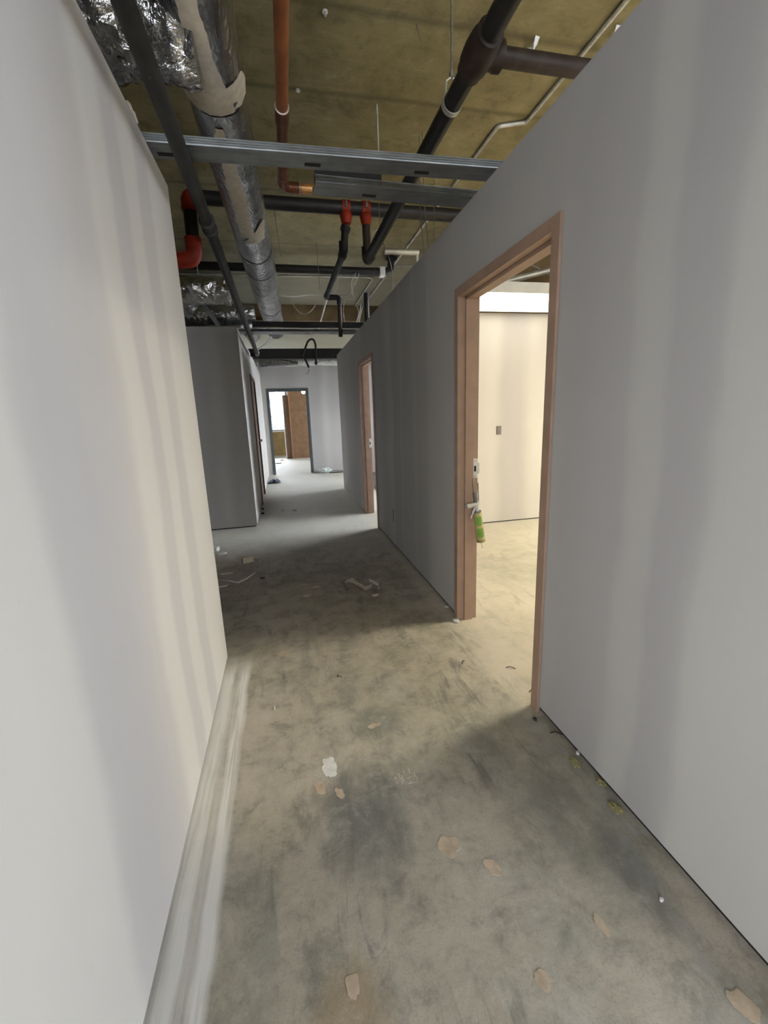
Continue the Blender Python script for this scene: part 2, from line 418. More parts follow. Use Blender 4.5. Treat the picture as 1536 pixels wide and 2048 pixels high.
class MB:
    """collects shapes given in world coordinates; build() links them as ONE object"""
    def __init__(s):
        s.b = bmesh.new()
    def box(s, x0, x1, y0, y1, z0, z1):
        v = [s.b.verts.new(p) for p in ((x0, y0, z0), (x1, y0, z0), (x1, y1, z0), (x0, y1, z0), (x0, y0, z1), (x1, y0, z1), (x1, y1, z1), (x0, y1, z1))]
        for f in ((3, 2, 1, 0), (4, 5, 6, 7), (0, 1, 5, 4), (1, 2, 6, 5), (2, 3, 7, 6), (3, 0, 4, 7)):
            s.b.faces.new([v[i] for i in f])
        return s
    def obox(s, c, size, rot):
        """box with its own rotation (3x3)"""
        hx, hy, hz = (d / 2 for d in size)
        v = [s.b.verts.new(Vector(c) + rot @ Vector(p)) for p in ((-hx, -hy, -hz), (hx, -hy, -hz), (hx, hy, -hz), (-hx, hy, -hz), (-hx, -hy, hz), (hx, -hy, hz), (hx, hy, hz), (-hx, hy, hz))]
        for f in ((3, 2, 1, 0), (4, 5, 6, 7), (0, 1, 5, 4), (1, 2, 6, 5), (2, 3, 7, 6), (3, 0, 4, 7)):
            s.b.faces.new([v[i] for i in f])
        return s
    def rings(s, rings, closed=True, caps=True):
        R = [[s.b.verts.new(p) for p in r] for r in rings]
        n = len(R[0])
        for a, b in zip(R, R[1:]):
            for i in range(n if closed else n - 1):
                s.b.faces.new((a[i], a[(i + 1) % n], b[(i + 1) % n], b[i]))
        if caps and closed:
            s.b.faces.new(list(reversed(R[0])))
            s.b.faces.new(R[-1])
        return s
    def tube(s, path, r, seg=12, caps=True):
        P = [Vector(p) for p in path]
        rr = r if isinstance(r, (list, tuple)) else [r] * len(P)
        up = None
        out = []
        for i, p in enumerate(P):
            t = (P[min(i + 1, len(P) - 1)] - P[max(i - 1, 0)]).normalized()
            if up is None:
                up = Vector((0, 0, 1)) if abs(t.z) < 0.9 else Vector((1, 0, 0))
            u = (up - t * up.dot(t))
            if u.length < 1e-5:
                u = t.orthogonal()
            u.normalize()
            up = u
            w = t.cross(u)
            out.append([p + (u * math.cos(2 * PI * k / seg) + w * math.sin(2 * PI * k / seg)) * rr[i] for k in range(seg)])
        return s.rings(out, True, caps)
    def lathe(s, base, axis, prof, seg=20):
        """prof: (distance along axis, radius)"""
        a = Vector(axis).normalized()
        b = Vector(base)
        return s.tube_prof([b + a * d for d, _ in prof], a, [r for _, r in prof], seg)
    def tube_prof(s, pts, a, radii, seg):
        u = a.orthogonal().normalized()
        w = a.cross(u)
        return s.rings([[p + (u * math.cos(2 * PI * k / seg) + w * math.sin(2 * PI * k / seg)) * max(r, 1e-4) for k in range(seg)] for p, r in zip(pts, radii)])
    def prism(s, poly, z0, z1):
        a = [s.b.verts.new((x, y, z0)) for x, y in poly]
        b = [s.b.verts.new((x, y, z1)) for x, y in poly]
        n = len(poly)
        s.b.faces.new(list(reversed(a)))
        s.b.faces.new(b)
        for i in range(n):
            s.b.faces.new((a[i], a[(i + 1) % n], b[(i + 1) % n], b[i]))
        return s
    def extrude(s, prof, p0, p1, u, v):
        """closed 2-D profile (in axes u, v) swept from p0 to p1"""
        p0, p1, u, v = map(Vector, (p0, p1, u, v))
        return s.rings([[p + u * a + v * b for a, b in prof] for p in (p0, p1)])
    def grid(s, f, nu, nv, thick=0.0):
        g = [[s.b.verts.new(f(i / nu, j / nv)) for j in range(nv + 1)] for i in range(nu + 1)]
        for i in range(nu):
            for j in range(nv):
                s.b.faces.new((g[i][j], g[i + 1][j], g[i + 1][j + 1], g[i][j + 1]))
        return s
    def build(s, name, mat, parent=None, smooth=False, bevel=0.0, solid=0.0, keep_origin=False):
        bmesh.ops.recalc_face_normals(s.b, faces=s.b.faces)
        me = bpy.data.meshes.new(name)
        if parent is not None:
            off = world_loc(parent)
        elif keep_origin:
            off = Vector((0, 0, 0))
        else:
            xs = [v.co.x for v in s.b.verts]; ys = [v.co.y for v in s.b.verts]; zs = [v.co.z for v in s.b.verts]
            off = Vector(((min(xs) + max(xs)) / 2, (min(ys) + max(ys)) / 2, min(zs)))
        for v in s.b.verts:
            v.co -= off
        s.b.to_mesh(me)
        s.b.free()
        me.materials.append(M[mat] if isinstance(mat, str) else mat)
        if smooth:
            for p in me.polygons:
                p.use_smooth = True
        o = bpy.data.objects.new(name, me)
        COL.objects.link(o)
        if parent is not None:
            o.parent = parent
        else:
            o.location = off
        if solid:
            md = o.modifiers.new('thickness', 'SOLIDIFY'); md.thickness = solid; md.offset = 0
        if bevel:
            md = o.modifiers.new('bevel', 'BEVEL'); md.width = bevel; md.segments = 2; md.limit_method = 'ANGLE'
        if smooth and not bevel:
            try:
                me.set_sharp_from_angle(angle=math.radians(40))
            except Exception:
                pass
        return o

def tag(o, label=None, cat=None, group=None, kind=None):
    if label: o['label'] = label
    if cat: o['category'] = cat
    if group: o['group'] = group
    if kind: o['kind'] = kind
    return o

def thing(name, label, cat, loc, group=None):
    o = bpy.data.objects.new(name, None)
    o.empty_display_size = 0.05
    o.location = loc
    COL.objects.link(o)
    return tag(o, label, cat, group)

def struct(name, mb, mat, label=None, parent=None, bevel=0.0, **kw):
    o = mb.build(name, mat, parent, bevel=bevel, keep_origin=True, **kw)
    o['kind'] = 'structure'
    if label: o['label'] = label
    return o

def setting(name, loc, label):
    o = bpy.data.objects.new(name, None)
    o.location = loc
    COL.objects.link(o)
    o['kind'] = 'structure'
    o['label'] = label
    return o

def fillet(pts, r, n=6):
    P = [Vector(p) for p in pts]
    out = [P[0]]
    for a, b, c in zip(P, P[1:], P[2:]):
        d0, d1 = (a - b), (c - b)
        k = min(r, d0.length * 0.49, d1.length * 0.49)
        p0, p1 = b + d0.normalized() * k, b + d1.normalized() * k
        for i in range(n + 1):
            t = i / n
            out.append(p0 * (1 - t) ** 2 + b * 2 * t * (1 - t) + p1 * t * t)
    out.append(P[-1])
    return out

def smooth_path(pts, n=5):
    P = [Vector(p) for p in pts]
    P = [P[0] * 2 - P[1]] + P + [P[-1] * 2 - P[-2]]
    out = []
    for i in range(1, len(P) - 2):
        a, b, c, d = P[i - 1:i + 3]
        for k in range(n):
            t = k / n
            out.append(0.5 * ((2 * b) + (c - a) * t + (2 * a - 5 * b + 4 * c - d) * t * t + (-a + 3 * b - 3 * c + d) * t ** 3))
    out.append(P[-2])
    return out

# ------------------------------------------------------------------ the building shell
ZC = 3.32       # underside of the slab
XL, XR = -0.435, 1.059
YL = 2.477      # where the left wall stops
YE = 8.32       # where the right wall stops
T = 0.109       # wall thickness
ZW = 2.465      # top of the partitions
GAP = 0.014     # board held clear of the floor

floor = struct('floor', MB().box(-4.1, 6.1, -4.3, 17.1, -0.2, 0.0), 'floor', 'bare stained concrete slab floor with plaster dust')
ceil = struct('ceiling', MB().box(-4.1, 6.1, -4.3, 17.1, ZC, ZC + 0.2), 'ceiling', 'raw olive board-marked concrete slab overhead')

def wall(name, label, boxes, tracks, mat):
    m = MB()
    for b in boxes: m.box(*b)
    o = struct(name, m, mat, label)
    if tracks:
        t = MB()
        for b in tracks: t.box(*b)
        t.build('floor_track', 'black', o)
    return o

D1 = (1.580, 2.597); D2 = (5.088, 6.049); DZ = 2.083
def opening(d): return d[0] + 0.018, d[1] - 0.018
wall('light_block_left', 'unseen partition added to keep light out of the left bay', [(-4.0, XL - T, 1.50, 1.50 + T, 0, ZC)], None, 'wall_x')  # out of view, added to block daylight and darken the left bay
a0, a1 = opening(D1); b0, b1 = opening(D2)
X0, X1 = XR, XR + T
y_r0 = 0.22
wall('wall_left', 'pale drywall partition nearest the viewer on the left with taped seams', [(XL - T, XL, -1.6, YL, GAP, ZW)], [(XL - T + .02, XL - .012, -1.6, YL - .02, 0, GAP + .02)], 'wall_left')
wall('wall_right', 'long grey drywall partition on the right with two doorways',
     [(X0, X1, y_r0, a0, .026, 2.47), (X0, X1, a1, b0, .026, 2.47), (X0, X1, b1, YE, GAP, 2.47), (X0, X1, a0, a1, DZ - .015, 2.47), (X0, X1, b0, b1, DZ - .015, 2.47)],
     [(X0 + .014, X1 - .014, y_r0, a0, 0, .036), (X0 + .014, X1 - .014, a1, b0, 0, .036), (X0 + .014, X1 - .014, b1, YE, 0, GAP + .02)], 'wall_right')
XB = -0.441; YB = 5.78
wall('wall_cross', 'dim drywall wall facing the viewer beyond the left partition', [(-4.0, XB, YB, YB + T, GAP, ZW)], [(-4.0, XB - .02, YB + .012, YB + T - .01, 0, GAP + .02)], 'wall_x')
E0, E1 = 7.30, 8.36
wall('wall_far_left', 'drywall wall along the far left side of the corridor with a brown door',
     [(XB - T, XB, YB + T, E0, GAP, ZW), (XB - T, XB, E1, 11.15, GAP, ZW), (XB - T, XB, E0, E1, 2.03, ZW)], None, 'wall_y')
G0, G1 = -0.339, 0.668
wall('wall_far', 'end wall of the corridor with a grey framed doorway',
     [(-4.0, G0 + .018, 11.15, 11.15 + T, GAP, 2.62), (G1 - .018, 6.0, 11.15, 11.15 + T, GAP, 2.62), (G0 + .018, G1 - .018, 11.15, 11.15 + T, 2.065, 2.62)],
     [(G1, 6.0, 11.165, 11.15 + T - .01, 0, GAP + .02)], 'wall_x')
wall('wall_room_back', 'warm lit drywall at the back of the first room', [(X1, 4.6 + T, 4.88, 4.88 + T, GAP, ZW)], [(X1, 4.6, 4.892, 4.88 + T - .01, 0, GAP + .02)], 'wall_x')
wall('wall_room_right', 'right side partition of the first room', [(4.6, 4.6 + T, y_r0, 4.88, 0, ZW)], None, 'wall_y')
wall('wall_room_front', 'front partition of the first room', [(X1, 4.6, y_r0, y_r0 + T, 0, ZW)], None, 'wall_x')
wall('wall_second_room', 'daylit back wall of the second room', [(X1, 3.9, YE - T, YE, GAP, 2.47)], [(X1, 3.9, YE - T + .012, YE - .01, 0, GAP + .02)], 'wall_x')

# outer walls with window openings: each is (axis, coordinate, from, to, windows)
def outer(name, label, axis, c0, c1, lo, hi, wins):
    m = MB()
    def put(a, b, z0, z1):
        if axis == 'x': m.box(c0, c1, a, b, z0, z1)
        else: m.box(a, b, c0, c1, z0, z1)
    p = lo
    for w0, w1, z0, z1 in wins:
        put(p, w0, 0, ZC); put(w0, w1, 0, z0); put(w0, w1, z1, ZC); p = w1
    put(p, hi, 0, ZC)
    return struct(name, m, 'plaster', label)
outer('wall_outer_right', 'outer wall on the right', 'x', 6.0, 6.1, -4.2, 17.0, [(-3.7, -2.7, .8, 2.7), (4.95, 11.2, 0.0, ZC), (12.1, 15.5, .8, 2.7)])
outer('wall_outer_right_recess', 'set back outer wall of the second room', 'x', 2.0, 2.1, 4.99, 8.21, [(5.05, 8.0, .2, 2.85)])
outer('wall_outer_right_end', 'outer wall at the corridor end', 'x', 3.8, 3.9, YE, 11.15, [(8.8, 10.4, .3, 2.0)])
struct('trim_5', MB().box(2.1, 6.1, 8.11, 8.21, 0, ZC), 'plaster', 'return of the set back outer wall')
struct('trim_6', MB().box(4.72, 6.1, 4.88, 4.99, 0, ZC).box(2.1, 4.72, 4.88, 4.99, 2.466, ZC), 'beam', 'dark closing wall above the back of the first room')
struct('trim_7', MB().box(3.9, 6.1, 11.27, 11.37, 0, ZC), 'plaster', 'return of the outer wall at the corridor end')
outer('wall_outer_left', 'outer wall on the left', 'x', -4.1, -4.0, -4.2, 17.0, [])
outer('wall_outer_back', 'outer wall behind the viewer', 'y', -4.3, -4.2, -4.1, 6.1, [(-2.1, -0.7, .3, 3.0), (2.2, 4.4, .3, 3.0)])
outer('wall_outer_far', 'outer wall beyond the far room', 'y', 17.0, 17.1, -4.1, 6.1, [(-2.0, 0.2, .92, 2.52)])
wn = [0]
def window(axis, c, a, b, z0, z1, where):
    wn[0] += 1
    loc = (c, (a + b) / 2, z0) if axis == 'x' else ((a + b) / 2, c, z0)
    w = setting('window_%d' % wn[0], loc, 'metal framed window letting daylight ' + where)
    fr, pn, sl = MB(), MB(), MB()
    def put(m, p, q, r, s_, d0, d1):
        if axis == 'x': m.box(c + d0, c + d1, p, q, r, s_)
        else: m.box(p, q, c + d0, c + d1, r, s_)
    mid = (a + b) / 2
    for p, q, r, s_ in ((a, b, z0, z0 + .04), (a, b, z1 - .04, z1), (a, a + .04, z0 + .04, z1 - .04), (b - .04, b, z0 + .04, z1 - .04), (mid - .02, mid + .02, z0 + .04, z1 - .04)):
        put(fr, p, q, r, s_, -.025, .025)
    fr.build('window_frame', 'sill', w)
    for p, q in ((a + .04, mid - .02), (mid + .02, b - .04)):
        m = MB(); put(m, p, q, z0 + .04, z1 - .04, -.004, .004)
        m.build('pane', 'glass', w)
    put(sl, a - .03, b + .03, z0 - .03, z0, -.11, .05)
    sl.build('window_sill', 'white', w)
    return w
window('x', 6.05, -3.7, -2.7, .8, 2.7, 'into the space behind the viewer from the right')
window('x', 2.05, 5.05, 8.0, .2, 2.85, 'into the second room')
window('x', 3.85, 8.8, 10.4, .3, 2.0, 'onto the corridor end')
window('x', 6.05, 12.1, 15.5, .8, 2.7, 'into the far room from the right')
window('y', -4.25, -2.1, -0.7, .3, 3.0, 'into the space behind the viewer, left one')
window('y', -4.25, 2.2, 4.4, .3, 3.0, 'into the space behind the viewer, right one')
window('y', 17.05, -2.0, 0.2, .92, 2.52, 'into the far room, seen through the end doorway')
struct('trim_1', MB().box(-4.0, 0.2, 16.975, 17.0, 0.0, 0.88), 'ochre', 'ochre brown panelling below the far window')

# ------------------------------------------------------------------ hollow metal door frames
def door_frame_y(n, d, label, mat='frame', strike=True, plate_z=1.03):
    """frame in the right wall: jambs at y = d[0], d[1]"""
    w = setting('door_%d' % n, (XR + .06, (d[0] + d[1]) / 2, 0), label)
    xa, xb = XR - .014, X1 + .014
    # profile in (x, inward): face return, rabbet, stop, rabbet, face
    prof = [(xa, 0), (xa, .05), (xa + .047, .05), (xa + .047, .066), (xa + .101, .066), (xa + .101, .05), (xb, .05), (xb, 0), (X1 + .002, 0), (X1 + .002, .016), (X0 - .002, .016), (X0 - .002, 0)]
    for y, sgn, nm in ((d[0], 1, 'jamb'), (d[1], -1, 'jamb')):
        m = MB()
        m.rings([[Vector((x, y + sgn * i, z)) for x, i in prof] for z in (0.0, DZ - .0502)])
        m.build(nm, mat, w)
    m = MB()
    m.rings([[Vector((x, y, DZ - i)) for x, i in prof] for y in (d[0] + .0002, d[1] - .0002)])
    m.build('head', mat, w)
    if strike:
        ys = d[1] - .05
        p = MB()
        p.box(xa + .104, xb - .002, ys - .0025, ys, plate_z - .062, plate_z + .062)
        p.box(xb - .003, xb + .012, ys - .0025, ys, plate_z - .035, plate_z + .035)
        s = p.build('strike_plate', 'strike', w, bevel=0.001)
        MB().box(xa + .111, xa + .125, ys - .0031, ys - .0015, plate_z - .020, plate_z + .016).build('strike_hole', 'black', s)
        for dz in (-.05, .05):
            MB().lathe((xa + .117, ys - .0020, plate_z + dz), (0, -1, 0), [(0, .004), (.0012, .0035)], 10).build('strike_screw', 'rod', s)
    return w
door_frame_y(1, D1, 'tan hollow metal door frame of the warm lit room, caulking gun hanging on it')
door_frame_y(2, D2, 'tan hollow metal door frame farther along the right wall', plate_z=1.0)

w3 = setting('door_3', (XB - .05, (E0 + E1) / 2, 0), 'brown door in the far left side wall')
for (y0, y1) in ((E0 - .03, E0 + .03), (E1 - .03, E1 + .03)):
    MB().box(XB - T - .012, XB + .012, y0, y1, 0, 2.02).build('jamb', 'doorleaf', w3)
MB().box(XB - T - .012, XB + .012, E0 - .03, E1 + .03, 2.02, 2.07).build('head', 'doorleaf', w3)
lf = MB().box(XB - .055, XB - .012, E0 + .033, E1 - .033, .012, 2.017).build('door_leaf', 'doorleaf', w3)
MB().lathe((XB - .012, E1 - .1, 1.0), (1, 0, 0), [(0, .026), (.006, .026), (.007, .010), (.035, .010), (.037, .026), (.06, .024), (.066, .005)], 14).build('door_knob', 'strike', lf, smooth=True)

w4 = setting('door_4', ((G0 + G1) / 2, 11.2, 0), 'dark grey metal door frame in the end wall')
for x0, x1 in ((G0, G0 + .05), (G1 - .05, G1)):
    sgn = 1 if x0 == G0 else -1
    m = MB().box(x0, x1, 11.138, 11.15 + T + .012, 0, 2.03)
    xi = x1 if sgn == 1 else x0
    m.box(min(xi, xi + sgn * .016), max(xi, xi + sgn * .016), 11.185, 11.235, 0, 2.03)
    m.build('jamb', 'greyframe', w4)
MB().box(G0, G1, 11.138, 11.15 + T + .012, 2.0301, 2.082).box(G0 + .05, G1 - .05, 11.185, 11.235, 2.012, 2.03).build('head', 'greyframe', w4)

# ------------------------------------------------------------------ downstand beam beyond the pipes
struct('trim_2', MB().box(-4.0, 6.0, 8.35, 8.62, 3.06, ZC), 'beam', 'brown stained downstand beam under the slab')
struct('trim_3', MB().box(-4.0, 6.0, 9.35, 9.6, 3.12, ZC), 'greybeam', 'grey concrete beam under the slab past the brown one')

# ------------------------------------------------------------------ light fixtures in the first room: the seen one and an added fill
def troffer(label, x0, x1, y0, y1, z, lens='lamp'):
    t = thing('ceiling_light', label, 'ceiling light', ((x0 + x1) / 2, (y0 + y1) / 2, z), None)
    h = MB()
    h.box(x0, x1, y0, y0 + .02, z + .004, z + .10); h.box(x0, x1, y1 - .02, y1, z + .004, z + .10)
    h.box(x0, x0 + .02, y0 + .02, y1 - .02, z + .004, z + .10); h.box(x1 - .02, x1, y0 + .02, y1 - .02, z + .004, z + .10)
    h.box(x0 + .02, x1 - .02, y0 + .02, y1 - .02, z + .09, z + .10)
    h.build('housing', 'white', t)
    MB().box(x0 + .003, x1 - .003, y0 + .003, y1 - .003, z - .004, z + .0035).build('lens', lens, t)
    for x in (x0 + .1, x1 - .1):
        MB().tube([(x, (y0 + y1) / 2, z + .1), (x, (y0 + y1) / 2, ZC)], .003, 6).build('hanger_wire', 'wire', t)
    return t
troffer('glowing white panel light hanging in the room behind the tan doorway', 1.95, 3.19, 4.06, 4.775, 2.46)
troffer('unseen panel light added in the first room to brighten its wall and doorway', 3.3, 4.5, 2.10, 2.75, 2.46, 'lamp_unseen')  # added lamp out of view, lifts the room wall and left partition

# ------------------------------------------------------------------ round supply duct above the corridor
def duct_axis(y): return Vector((-0.11 + 0.033 * (y - 4.7), y, 2.92))
DA = (duct_axis(5) - duct_axis(4)).normalized()
def duct_pt(y, ang, r):
    """ang 0 = straight down, positive towards +x"""
    return duct_axis(y) + Vector((math.sin(ang) * r, 0, -math.cos(ang) * r))
duct = thing('supply_duct', 'long round silver foil duct overhead with smeared pale mastic stripe', 'duct', duct_axis(4.5) - Vector((0, 0, .155)))
def duct_section(y0, y1, r0, r1, wob=0.004):
    n = max(4, int((y1 - y0) / .06)); seg = 40
    rings = []
    for i in range(n + 1):
        y = y0 + (y1 - y0) * i / n
        r = r0 + (r1 - r0) * i / n
        rings.append([duct_pt(y, 2 * PI * k / seg, r + wob * noise.noise(Vector((math.sin(2 * PI * k / seg) * 2, y * 5, math.cos(2 * PI * k / seg) * 2)))) for k in range(seg)])
    return MB().rings(rings)
secs = [(-0.6, 2.492, .142, .142), (2.522, 4.50, .136, .152), (4.52, 5.0, .154, .154), (5.02, 6.6, .156, .156), (6.62, 8.40, .156, .158)]
for a in secs:
    duct_section(*a).build('duct_section', 'jacket', duct, smooth=True)
for y, r in ((2.507, .131), (4.51, .1545), (5.01, .155), (6.61, .157)):
    MB().rings([[duct_pt(y + d, 2 * PI * k / 40, r) for k in range(40)] for d in (-.017, .017)]).build('duct_seam', 'seam', duct, smooth=True)
MB().rings([[duct_pt(8.40 + d, 2 * PI * k / 40, r) for k in range(40)] for d, r in ((0, .160), (.012, .160), (.02, .15), (.06, .08))]).build('duct_end_cap', 'jacket', duct, smooth=True)
def mastic(y0, y1, a_f, w_f, rr, rag=0.06, n=110, seed=0.0):
    m = MB()
    def f(u, v):
        y = y0 + (y1 - y0) * u
        c, w = a_f(y), w_f(y)
        e = rag * noise.noise(Vector((y * 9, seed + (3 if v > .5 else 0), 1.5))) + rag * .6 * noise.noise(Vector((y * 28, seed + (7 if v > .5 else 0), .5)))
        ang = c + (v - .5) * 2 * w + (e if v > .5 else -e) * (1 if v in (0.0, 1.0) else abs(v - .5) * 2)
        return duct_pt(y, ang, rr(y) + .0035 + .0008 * noise.noise(Vector((y * 30, ang * 9, 0))))
    m.grid(f, n, 8)
    return m.build('mastic_stripe', 'mastic', duct, smooth=True)
def lerp(pts):
    def f(y):
        if y <= pts[0][0]: return pts[0][1]
        for (a, p), (b, q) in zip(pts, pts[1:]):
            if y <= b: return p + (q - p) * (y - a) / (b - a)
        return pts[-1][1]
    return f
mastic(1.2, 2.43, lerp([(1.5, -.02), (2.0, -.02), (2.3, 0.0), (2.45, 0.08)]), lerp([(1.5, .27), (2.1, .27), (2.25, .38), (2.35, .45), (2.43, .7)]), lambda y: .142)
mastic(2.33, 2.495, lerp([(2.3, .35), (2.5, .15)]), lerp([(2.33, .85), (2.42, 1.25), (2.5, 1.5)]), lambda y: .142, .08, 24, 3.0)
mastic(2.60, 3.92, lerp([(2.6, -.05), (3.9, -.08)]), lerp([(2.6, .16), (2.75, .30), (3.3, .33), (3.85, .36), (3.92, .3)]), lambda y: .136 + .016 * (y - 2.515) / 1.985, .09, 90, 5.0)
mastic(3.72, 4.02, lerp([(3.7, .9), (4.0, .25)]), lerp([(3.7, .12), (3.85, .35), (4.02, .6)]), lambda y: .1465 + .004, .05, 24, 8.0)

# crumpled foil branch running off to the left, over the first partition
br = thing('foil_duct', 'crumpled shiny foil wrapped branch duct in the upper left corner', 'duct', (-1.0, 2.17, 2.68))
def foil_tube(p0, p1, r, amp, nl, seg, f=6.0, sd=0.0, flare=0.0):
    p0, p1 = Vector(p0), Vector(p1)
    a = (p1 - p0).normalized(); u = a.orthogonal().normalized(); w = a.cross(u)
    rings = []
    for i in range(nl + 1):
        t = i / nl
        c = p0.lerp(p1, t)
        ring = []
        for k in range(seg):
            th = 2 * PI * k / seg
            d = u * math.cos(th) + w * math.sin(th)
            q = c + d * r
            h = noise.noise(q * f + Vector((sd, 0, 0))) + .5 * abs(noise.noise(q * f * 2.3 + Vector((0, sd, 0)))) * 2 + .35 * noise.noise(q * f * 5)
            ring.append(c + d * (r * (1 + flare * t) + amp * h))
        rings.append(ring)
    return MB().rings(rings)
foil_tube((-.455, 2.17, 2.93), (-2.4, 2.20, 2.92), .215, .028, 110, 72, 7.0).build('duct_wrap', 'foil', br, smooth=True)
foil_tube((-.445, 2.17, 2.93), (-.19, 2.17, 2.90), .195, .026, 20, 64, 9.0, 3.0).build('foil_collar', 'foil', duct, smooth=True)

# ------------------------------------------------------------------ dark drain pipe low along the left
dp = thing('drain_pipe', 'thick dusty black pipe running low beside the left partition top', 'pipe', (-.29, 4.0, 2.36))
MB().tube([(-.295, -.8, 2.40), (-.30, 2.70, 2.40)], .0295, 20).build('pipe_run', 'greyiron', dp, smooth=True)
MB().tube([(-.30, 2.78, 2.40), (-.312, 7.55, 2.40)], .0295, 20).build('pipe_run', 'greyiron', dp, smooth=True)
MB().lathe((-.3, 2.66, 2.40), (0, 1, 0), [(0, .031), (.002, .040), (.035, .040), (.04, .033), (.10, .033), (.105, .040), (.138, .040), (.14, .031)], 22).build('coupling', 'greyiron', dp, smooth=True)
MB().tube(fillet([(-.312, 7.5, 2.40), (-.312, 7.66, 2.40), (-.42, 7.66, 2.40)], .08), .036, 18).build('elbow', 'iron', dp, smooth=True)
MB().lathe((-.312, 7.40, 2.40), (0, 1, 0), [(0, .031), (.01, .042), (.06, .042), (.07, .031)], 20).build('clamp', 'rod', dp, smooth=True)

# ------------------------------------------------------------------ metal studs laid across the partition tops
STUD = [(0, 0), (.092, 0), (.092, .032), (.086, .032), (.086, .0294), (.0894, .0294), (.0894, .0022), (.0034, .0022), (.0034, .0294), (.0055, .0294), (.0055, .032), (-.0006, .032),
        (-.0006, .028), (.0016, .0255), (-.0006, .023), (-.0006, .019), (.0016, .0165), (-.0006, .014), (-.0006, .010), (.0016, .0075), (-.0006, .005)]
def stud(label, p0, p1, knocks, flip=False, width=1.0):
    """steel stud lying web-down; profile u = +y (away from the viewer), v = up"""
    p0, p1 = Vector(p0), Vector(p1)
    d = (p1 - p0).normalized()
    u = Vector((-d.y, d.x, 0)); v = Vector((0, 0, 1))
    t = thing('metal_stud', label, 'metal stud', (p0 + p1) / 2, 'galvanised studs laid across the wall tops')
    MB().extrude([(a * width, b) for a, b in STUD], p0, p1, u, v).build('channel', 'stud', t)
    for x in knocks:
        c = p0 + d * x + u * .062 * width
        m = MB().obox(c + Vector((0, 0, -.0004)), (.070, .026, .0012), Matrix((d, u, v)).transposed())
        m.build('knockout', 'black', t)
    return t
stud('long galvanised stud bridging both partition tops, the nearer of two', (-.50, 2.148, 2.4705), (1.13, 2.108, 2.4705), (.12, .72, 1.22), width=1.28)
s2 = stud('short galvanised stud sticking out from the right partition top, cut end open', (.245, 2.350, 2.4705), (1.13, 2.380, 2.4705), (.28,), width=1.4)

MB().box(.246, .57, 2.362, 2.44, 2.476, 2.530).build('black_insert', 'black', s2, bevel=.001)

# ------------------------------------------------------------------ copper water pipe
cp = thing('copper_pipe', 'orange copper water pipe with an elbow turning behind the studs', 'pipe', (.12, 2.0, 2.72))
MB().tube([(.100, -.6, 2.75), (.113, 2.36, 2.75)], .0272, 22).build('pipe_run', 'copper', cp, smooth=True)
MB().lathe((.113, 2.335, 2.75), (0, 1, 0), [(0, .0285), (.001, .032), (.10, .032), (.101, .0285)], 22).build('coupling', 'copper_dark', cp, smooth=True)
MB().lathe((.113, 2.332, 2.75), (0, 1, 0), [(0, .0272), (.001, .0325), (.005, .0325), (.006, .0285)], 22).build('solder_ring', 'solder', cp, smooth=True)
MB().tube([(.1135, 2.43, 2.75), (.118, 2.99, 2.75)], .0262, 22).build('pipe_run', 'copper_dark', cp, smooth=True)
MB().tube(fillet([(.118, 2.93, 2.75), (.119, 3.045, 2.75), (.225, 3.045, 2.75)], .075, 8), .0305, 22).build('elbow', 'copper_dark', cp, smooth=True)
MB().tube([(.222, 3.045, 2.75), (.55, 3.045, 2.75)], .0268, 22).build('pipe_stub', 'copper_new', cp, smooth=True)
MB().lathe((.215, 3.045, 2.75), (1, 0, 0), [(0, .0295), (.001, .0325), (.006, .0325), (.007, .029)], 22).build('solder_ring', 'solder', cp, smooth=True)

# ------------------------------------------------------------------ black iron sprinkler branch on the right
sp = thing('sprinkler_pipe', 'thick black iron pipe with a tee, running along the right side overhead', 'pipe', (.868, 2.5, 2.70))
PX0, PZ = .868, 2.75
MB().tube([(PX0, -.7, PZ), (PX0, 4.19, PZ)], .0405, 24).build('pipe_run', 'iron', sp, smooth=True)
MB().lathe((PX0, 1.80, PZ), (0, 1, 0), [(0, .042), (.002, .052), (.025, .054), (.045, .060), (.10, .064), (.155, .060), (.175, .054), (.198, .052), (.2, .042)], 24).build('tee', 'rust', sp, smooth=True)
MB().lathe((PX0 + .03, 1.905, PZ), (1, 0, 0), [(0, .05), (.03, .048), (.035, .052), (.062, .052), (.064, .034)], 22).build('tee_outlet', 'rust', sp, smooth=True)
MB().tube([(PX0 + .07, 1.905, PZ), (2.6, 1.905, PZ)], .033, 20).build('branch_pipe', 'rust', sp, smooth=True)
MB().lathe((PX0 + .09, 1.905, PZ), (1, 0, 0), [(0, .0335), (.001, .0345), (.012, .0345), (.013, .0335)], 20).build('thread_band', 'greyiron', sp, smooth=True)
MB().tube(fillet([(PX0, 4.13, PZ), (PX0, 4.245, PZ), (PX0, 4.245, PZ + .11)], .085, 8), .049, 22).build('elbow', 'rust', sp, smooth=True)
MB().tube([(PX0, 4.245, PZ + .1), (PX0, 4.245, 3.032)], .035, 20).build('riser', 'rust', sp, smooth=True)

